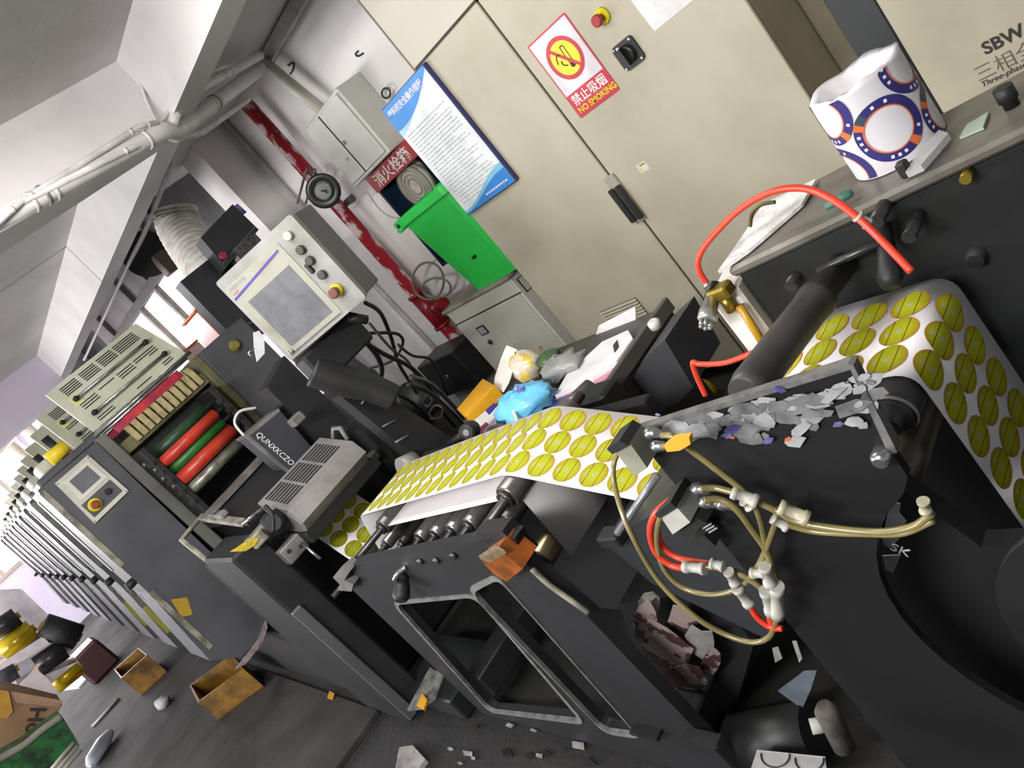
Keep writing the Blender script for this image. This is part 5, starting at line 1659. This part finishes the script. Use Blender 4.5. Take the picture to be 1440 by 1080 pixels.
tag(blob(PZ(768, 508, .84), .06, .05, .03, 12, 8, .25, 6).build('plastic_bag', mat('bag_green', (70, 96, 64), .35, col2=(40, 56, 40), scale=14)), 'dark green plastic scrap beside the clear bag', 'bag')
tag(blob(PZ(742, 515, .86), .07, .06, .06, 12, 8, .22, 8).build('plastic_bag', mat('bag_tan', (196, 186, 172), .25, col2=(206, 178, 60), scale=22, lo=.5, hi=.56)), 'clear bag with yellow printing next to the paper strip', 'bag')
yp = [PZ(654, 588, .80), PZ(690, 545, .80), PZ(708, 556, .80), PZ(668, 600, .80)]
tag(MB().prism(yp, (0, 0, .05)).build('yellow_pad', mat('pad_yellow', (226, 166, 30), .5, col2=(206, 146, 24), scale=9)), 'yellow sponge pad at the left end of the desk', 'pad')
cp = [PZ(672, 596, .80), PZ(700, 572, .80), PZ(712, 580, .80), PZ(684, 612, .80)]
bx_ = thing('printed_box', cp[0], 'small blue white and red printed packet below the yellow pad', 'packet')
MB().prism(cp, (0, 0, .02)).build('packet_body', mat('packet_white', (222, 220, 224), .5), bx_)
MB().prism([p.lerp(cp[1], .55) + V((0, 0, .0205)) for p in cp], (0, 0, .001)).build('blue_print', mat('packet_blue', (40, 44, 140), .5), bx_)
MB().prism([p.lerp(cp[3], .7) + V((0, 0, .021)) for p in cp], (0, 0, .001)).build('red_print', mat('packet_red', (140, 40, 60), .5), bx_)
# tall curved paper strip
ms = MB()
ptsA = [(712, 486), (704, 505), (696, 530), (694, 545)]
ptsB = [(727, 492), (724, 512), (716, 538), (708, 552)]
vs = []
for k in range(4):
    vs += [PY(*ptsA[k], 1.62 - .02 * k), PY(*ptsB[k], 1.60 - .03 * k)]
vs += [v + V((0, .002, 0)) for v in vs]
fs = []
for k in range(3):
    a = 2 * k
    fs += [(a, a + 1, a + 3, a + 2), (a + 8, a + 10, a + 11, a + 9)]
ms.add(vs, fs, True)
tag(ms.build('paper_strip', mat('paper_cream', (232, 230, 222), .6)), 'curled white paper strip standing behind the blue bag', 'paper')
tag(MB().tube([PZ(701, 577, .84), PZ(710, 570, .87), PZ(722, 578, .87), PZ(730, 600, .85), PZ(731, 612, .82)], .006, 7).build('string', mat('cord_white', (226, 220, 206), .5)), 'white cord hanging over the web edge near the blue bag', 'cord')
ln = thing('dark_lens', PY(660, 605, 1.22), 'black lens on a rod at the back edge of the printed web', 'sensor')
MB().cyl(PY(625, 630, 1.24), PY(655, 608, 1.22), .014, seg=10).build('rod', dsteel, ln)
MB().lathe(PY(660, 606, 1.2), (.5, -.8, .3), [(-.03, .03), (.02, .032), (.025, .02)], 18).build('lens_body', mblack, ln)
MB().lathe(PY(660, 606, 1.2), (.5, -.8, .3), [(.025, .014), (.028, .010)], 14).build('lens_glass', mat('lens_pale', (170, 170, 172), .15, .4), ln)
rb = thing('rear_rail', (-1.9, 1.19, .7), 'grey rail and black drive behind the printed web', 'rail')
MB().tube([PY(592, 686, 1.22), PY(690, 622, 1.22), PY(770, 590, 1.22)], .018, 8, False).build('rail_bar', mat('rail_brown', (84, 80, 76), .5), rb)
MB().cyl(PY(800, 575, 1.22), PY(832, 545, 1.32), .03, seg=14).build('drive_roller', mat('drive_grey', (100, 94, 90), .4, .3), rb)
MB().bbox(PY(850, 575, 1.25) - V((.06, .03, .06)), PY(850, 575, 1.25) + V((.06, .06, .06)), .01).build('drive_block', mblack, rb)
# dark box right of the desk and spools on the floor behind
rbx = MB().prism([PY(x, y, 1.42) for x, y in ((905, 505), (935, 478), (975, 545), (955, 565), (880, 600), (865, 580))], (0, .2, 0))
tag(rbx.build('slate_box', mat('slate_paint', (66, 66, 70), .5)), 'slate coloured box face below the right end of the desk', 'box')
sq = PZ(985, 548, .12)
yrl = thing('yellow_spool', sq, 'yellow spool with black core on the floor by the beige cabinet', 'spool')
MB().lathe(PZ(988, 548, .075), (.1, -1, .0), [(0, .068), (.08, .068)], 20).build('spool_tape', mat('spool_yellow', (226, 200, 40), .45), yrl)
MB().lathe(PZ(988, 548, .075), (.1, -1, .0), [(.078, .03), (.088, .028)], 16).build('spool_core', mblack, yrl)

# ================================================================ floor plate, boxes and rolls on the left
pm = mat('steel_plate', (66, 64, 62), .85, spec=.15, col2=(42, 40, 39), scale=3.2, lo=.38, hi=.7, bump=.2, bscale=30, detail=8)
fp = MB().bbox((-13, -3.2, 0.0), (-3.35, .52, .03), .004).build('floor_plate', pm)
tag(fp, 'worn grey steel floor plate in front of the press', 'floor plate')
mt_ = MB().box((-3.32, -1.2, 0.0), (1.2, 2.3, .006)).build('rubber_mat', mat('mat_black', (34, 33, 32), .7, col2=(22, 22, 22), scale=5, bump=.3))
tag(mt_, 'black oily rubber mat under the roller frame', 'mat')
ocher = mat('ocher_box', (136, 98, 28), .55, col2=(84, 60, 20), scale=9, lo=.4, hi=.65)


def open_box(name, base, h, label, m, wall=.012):
    t = thing(name, base[0], label, 'box')
    c = sum((V(p) for p in base), V()) / len(base)
    inn = [p + (c - p).normalized() * wall * 1.6 for p in base]
    MB().prism(base, (0, 0, .01)).build('bottom', m, t)
    MB().ringprism(base, inn, (0, 0, h)).build('walls', m, t)
    return t


FZ = .031
b1_ = [PZ(x, y, FZ) for x, y in ((292, 1012), (312, 1014), (372, 966), (350, 950))]
p0_, p1_ = PZ(308, 1013, FZ), PZ(372, 966, FZ)
dv_ = (p1_ - p0_)
perp = V((-.42, .06, 0))
open_box('ocher_box', [p0_, p1_, p1_ + perp, p0_ + perp], .17, 'open ocher metal box on the floor in front of the nearest printing unit', ocher)
p0_, p1_ = PZ(200, 978, FZ), PZ(236, 945, FZ)
open_box('ocher_box', [p0_, p1_, p1_ + V((-.5, .02, 0)), p0_ + V((-.5, .02, 0))], .22, 'second ocher box further back along the press', ocher)
for (x, y, s, lab) in ((228, 988, .07, 'crumpled white tissue on the floor by the ocher boxes'), (355, 962, .045, 'small white wad on the floor beside the open ocher box')):
    q = PZ(x, y, FZ + s * .5)
    tag(blob(q, s * 1.3, s * .8, s * .5, 10, 7, .3, int(x)).build('tissue_wad', mat('tissue', (206, 204, 206), .8)), lab, 'tissue')
q = PZ(140, 1054, FZ + .05)
tag(MB().lathe(q - V((.12, -.12, .0)), (.8, -.9, 0.0), [(0, .03), (.1, .055), (.26, .05), (.31, .02)], 10).build('plastic_bottle', mat('bottle_white', (206, 212, 222), .35)), 'white crumpled bottle lying at the edge of the floor plate', 'bottle')
tag(MB().tube([PZ(130, 1022, FZ + .012), PZ(168, 982, FZ + .012)], .014, 6, False).build('metal_rod', mat('rod_dull', (120, 114, 108), .5)), 'thin metal rod lying on the floor plate', 'rod')
rp2 = MB().prism([PZ(x, y, FZ + .002) for x, y in ((461, 982), (464, 972), (471, 976), (468, 985))], (0, 0, .004))
tag(rp2.build('yellow_scrap', mat('scrap_yellow', (206, 150, 30), .6)), 'yellow paper scrap on the floor plate near the drying station', 'scrap')

# material rack with rolls, at the far left
XR = -7.4
rk = thing('roll_rack', (-7.7, -.3, 0), 'white boards of a low rack holding foil rolls at the left', 'rack')
MB().prism([PX(x, y, XR - .35) for x, y in ((-20, 830), (30, 828), (110, 905), (60, 960), (-20, 960))], (-.02, 0, 0)).build('back_board', mat('rack_white', (222, 216, 224), .6), rk)
for (a, b, c_, d) in (((-10, 940), (60, 895), (70, 905), (0, 950)), ((25, 965), (110, 930), (118, 942), (60, 975))):
    MB().prism([PX(x, y, XR + .06) for x, y in (a, b, c_, d)], (-.4, 0, 0)).build('shelf', mat('rack_white', (222, 216, 224), .6), rk)
gold = mat('gold_foil', (206, 176, 24), .25, .35, col2=(120, 108, 20), scale=7, stretch=(1, .2, 4))
blackf = mat('black_foil', (52, 50, 54), .3, .2, col2=(36, 34, 38), scale=6)
rolls = [((2, 918), (46, 884), .085, gold, 'gold foil roll on the upper shelf of the white rack'),
         ((-14, 892), (24, 866), .075, blackf, 'black foil roll above the gold one on the rack'),
         ((52, 938), (90, 912), .085, blackf, 'charcoal foil roll in the middle of the white rack'),
         ((76, 965), (112, 936), .075, gold, 'short gold foil roll at the right foot of the rack'),
         ((-10, 958), (22, 940), .08, mat('slate_foil', (74, 76, 92), .35), 'slate blue foil roll low at the left edge'),
         ((60, 880), (110, 896), .10, mat('black_sack', (30, 31, 33), .6, bump=.5), 'large black roll behind the charcoal one')]
for a, b, r, m_, lab in rolls:
    A, B = PX(*a, XR), PX(*b, XR)
    t = thing('foil_roll', A, lab, 'roll', 'foil rolls on the rack')
    d = B - A
    MB().lathe(A, d, [(0, r), (d.length, r)], 22).build('foil', m_, t)
    MB().lathe(A - d.normalized() * .02, d, [(0, r * .35), (d.length + .04, r * .35)], 14).build('core', mat('core_card', (196, 160, 80), .7), t)
wsh = MB().prism([PX(x, y, XR + .12) for x, y in ((26, 965), (50, 940), (68, 955), (82, 975), (55, 980))], (-.03, 0, 0))
tag(wsh.build('white_board', mat('board_bright', (232, 228, 236), .5)), 'white board leaning below the charcoal roll', 'board')
tag(MB().prism([PZ(x, y, FZ) for x, y in ((86, 972), (128, 938), (135, 942), (112, 968))], (0, 0, .02)).build('white_strip', mat('board_bright', (232, 228, 236), .5)), 'white strip of board lying at the rack foot', 'board')
mq = PZ(150, 944, FZ)
tag(MB().bbox(mq + V((-.25, -.16, 0)), mq + V((.15, .16, .34)), .03).build('maroon_bin', mat('maroon_plastic', (70, 44, 42), .5)), 'dark maroon bin between the rack and the ocher boxes', 'bin')
# carton with lettering and the green tub
XC = -6.5
ct = thing('cardboard_box', PX(40, 1060, XC), 'brown cardboard box with black lettering at the left edge', 'carton')
card = mat('cardboard', (164, 128, 96), .75, col2=(140, 106, 78), scale=5)
MB().prism([PX(x, y, XC) for x, y in ((-40, 960), (16, 972), (88, 990), (60, 1045), (20, 1090), (-40, 1090))], (-.5, 0, 0)).build('carton_body', card, ct)
MB().prism([PX(x, y, XC + .004) for x, y in ((16, 972), (88, 985), (84, 994), (22, 988))], (.01, 0, 0)).build('tape_flap', mat('card_light', (186, 146, 116), .7), ct)
MB().prism([PX(x, y, XC + .012) for x, y in ((-10, 968), (12, 972), (18, 1000), (10, 1010), (-10, 1008))], (.01, 0, 0)).build('orange_tape', mat('tape_orange', (206, 150, 50), .5), ct)
o_ = PX(44, 994, XC + .006)
u_ = (PX(36, 1027, XC + .006) - o_).normalized()
v_ = (PX(60, 997, XC + .006) - o_)
v_ = (v_ - u_ * v_.dot(u_)).normalized()
n_ = u_.cross(v_)
RT = Matrix((u_, v_, n_)).transposed()
lettering('Hon', .135, mat('letter_brown', (62, 42, 40), .7), ct, o_, RT, bold=.004)
gt = thing('green_tub', PX(60, 1070, -6.0), 'dark green net tub with pale rim beside the cardboard box', 'tub')
gtm = mat('green_net', (30, 112, 46), .5, col2=(10, 42, 24), scale=9, lo=.4, hi=.6)
MB().prism([PX(x, y, -6.0) for x, y in ((-30, 1085), (30, 1052), (86, 1010), (96, 1022), (112, 1048), (60, 1092), (-30, 1120))], (-.35, 0, 0)).build('net_body', gtm, gt)
MB().tube([PX(-30, 1082, -5.99), PX(30, 1050, -5.99), PX(60, 1026, -5.99), PX(86, 1008, -5.99)], .022, 8).build('rim', mat('rim_pale', (150, 146, 136), .5), gt)
for k in range(3):
    tag(MB().tube([PX(70 + k * 6, 1085 + k * 3, -5.6), PX(104 + k * 5, 1044 + k * 5, -5.6)], .012, 6, False).build('thin_slat', mat('slat_pale', (168, 162, 150), .5)),
        ['upper pale slat in front of the green tub', 'middle pale slat in front of the green tub', 'lower pale slat in front of the green tub'][k], 'slat', 'slats by the tub')

# ================================================================ scraps around the roller frame
rnd = random.Random(31)
bx2 = thing('scrap_box', (-2.88, .74, .008), 'dark green box with crumpled grey foil and a yellow leaf beside the roller frame', 'box')
MB().bbox((-3.08, .60, .008), (-2.68, .88, .12), .008).build('box_body', mat('box_green_black', (28, 34, 32), .5), bx2)
MB().prism([PZ(x, y, .124) for x, y in ((574, 1000), (606, 940), (626, 950), (614, 982), (594, 998))], (0, 0, .008)).build('foil_sheet', mat('crumpled_foil', (150, 150, 146), .35, .3, col2=(84, 88, 80), scale=22, bump=.6), bx2)
MB().prism([PZ(x, y, .134) for x, y in ((588, 994), (596, 977), (603, 986), (598, 1000))], (0, 0, .01)).build('yellow_leaf', mat('scrap_yellow', (206, 150, 30), .6), bx2)
waste = mat('waste_print', (150, 132, 128), .7, col2=(66, 40, 42), scale=14, lo=.48, hi=.52)
wpale = mat('waste_pale', (150, 146, 144), .7, col2=(96, 92, 92), scale=14)
specs = [((908, 872), 30, waste, 'large pink-grey printed waste sheet behind the roller frame'), ((935, 912), 44, waste, 'longest printed waste sheet in the pile behind the frame'),
         ((962, 958), 34, waste, 'printed waste sheet at the bottom of the pile'), ((985, 902), 24, wpale, 'ring-shaped grey waste piece right of the pile'),
         ((958, 872), 26, waste, 'curled waste strip at the top of the pile'), ((915, 852), 18, wpale, 'torn white corner at the pile top'),
         ((1000, 930), 20, waste, 'small printed waste piece at the right of the pile'), ((930, 945), 16, wpale, 'pale waste corner at the left of the pile')]
for k, (c, s, m_, lab) in enumerate(specs):
    n = 9
    base = PZ(c[0], c[1], .25)
    P = []
    for i in range(n):
        a = 2 * pi * i / n
        rr = s * rnd.uniform(.55, 1.05)
        P.append(PY(c[0] + rr * cos(a), c[1] + rr * 1.1 * sin(a), .76 + .004 * k + .01 * sin(a)))
    tag(MB().prism(P, (0, -.002, 0)).build('waste_sheet', m_), lab, 'waste paper', 'waste sheets behind the frame')
hp = MB().prism([PY(x, y, .82) for x, y in ((870, 850), (1000, 830), (1060, 905), (1035, 990), (985, 1000), (900, 930))], (0, .12, 0))
tag(hp.build('waste_bin', mat('bin_black', (26, 26, 26), .7)), 'black bin face behind the printed waste sheets', 'bin')
tri = MB().prism([PY(x, y, .80) for x, y in ((1094, 972), (1130, 945), (1148, 944), (1140, 970), (1128, 997))], (0, .003, 0))
tag(tri.build('grey_card', mat('card_slate', (104, 112, 122), .6, col2=(80, 90, 104), scale=20)), 'slate grey triangular card scrap below the stand plate', 'card')
for pts, lab in ((((1114, 902), (1120, 902), (1128, 926), (1124, 932)), 'narrow white sliver above the grey card'), (((1086, 912), (1094, 910), (1100, 926), (1090, 932)), 'small grey scrap left of the white sliver')):
    tag(MB().prism([PY(x, y, .79) for x, y in pts], (0, .002, 0)).build('paper_sliver', wpale), lab, 'scrap')
tubo = thing('grey_roll', PY(1150, 1020, .75), 'dark roll with white core on ring-printed paper at the bottom edge', 'roll')
MB().lathe(PY(1040, 1045, .72), PY(1150, 1028, .78) - PY(1040, 1045, .72), [(0, .07), (.22, .07)], 22).build('roll_body', mat('roll_black', (34, 34, 34), .5), tubo)
MB().cyl(PY(1140, 1022, .70), PY(1165, 1018, .72), .016, seg=12).build('core', mat('core_white', (170, 168, 164), .6), tubo)
MB().lathe(PY(1172, 1020, .70), (.1, .2, 1), [(-.06, .022), (.04, .024), (.055, .014)], 14).build('dusty_motor', mat('dusty_brown', (58, 48, 44), .8, col2=(92, 86, 80), scale=18), tubo)
rp_ = thing('ring_paper', PY(1110, 1070, .62), 'white paper printed with thin black rings at the bottom edge', 'paper')
pb_ = [PY(x, y, .66) for x, y in ((1053, 1090), (1064, 1056), (1160, 1066), (1165, 1100))]
MB().prism(pb_, (0, .003, 0)).build('sheet', mat('ring_sheet', (170, 168, 168), .7), rp_)
for c in ((1090, 1062), (1138, 1068)):
    P = [PY(c[0] + 20 * cos(a), c[1] + 17 * sin(a), .658) for a in [pi * k / 14 - .1 for k in range(16)]]
    MB().tube(P, .0018, 5).build('ring_print', let_m, rp_)
q = PZ(576, 1074, .01)
tag(MB().prism([PZ(x, y, .008) for x, y in ((560, 1090), (566, 1055), (585, 1052), (603, 1072), (590, 1090))], (0, 0, .02)).build('paper_scrap', wpale), 'pale torn card on the mat at the bottom edge', 'scrap')
for k in range(16):
    x, y = rnd.uniform(620, 900), rnd.uniform(1020, 1075)
    q = PZ(x, y, .01)
    s = rnd.uniform(.012, .035)
    a = rnd.uniform(0, 3)
    P = [q + V((s * cos(a + t) * 1.4, s * sin(a + t) * .4, 0)) for t in (0, 1.4, 3.0, 4.4)]
    tag(MB().prism(P, (0, 0, .004)).build('litter', wpale if k % 2 else dsteel), 'tiny scrap among the litter on the black mat below the frame', 'litter', 'litter on the black mat')
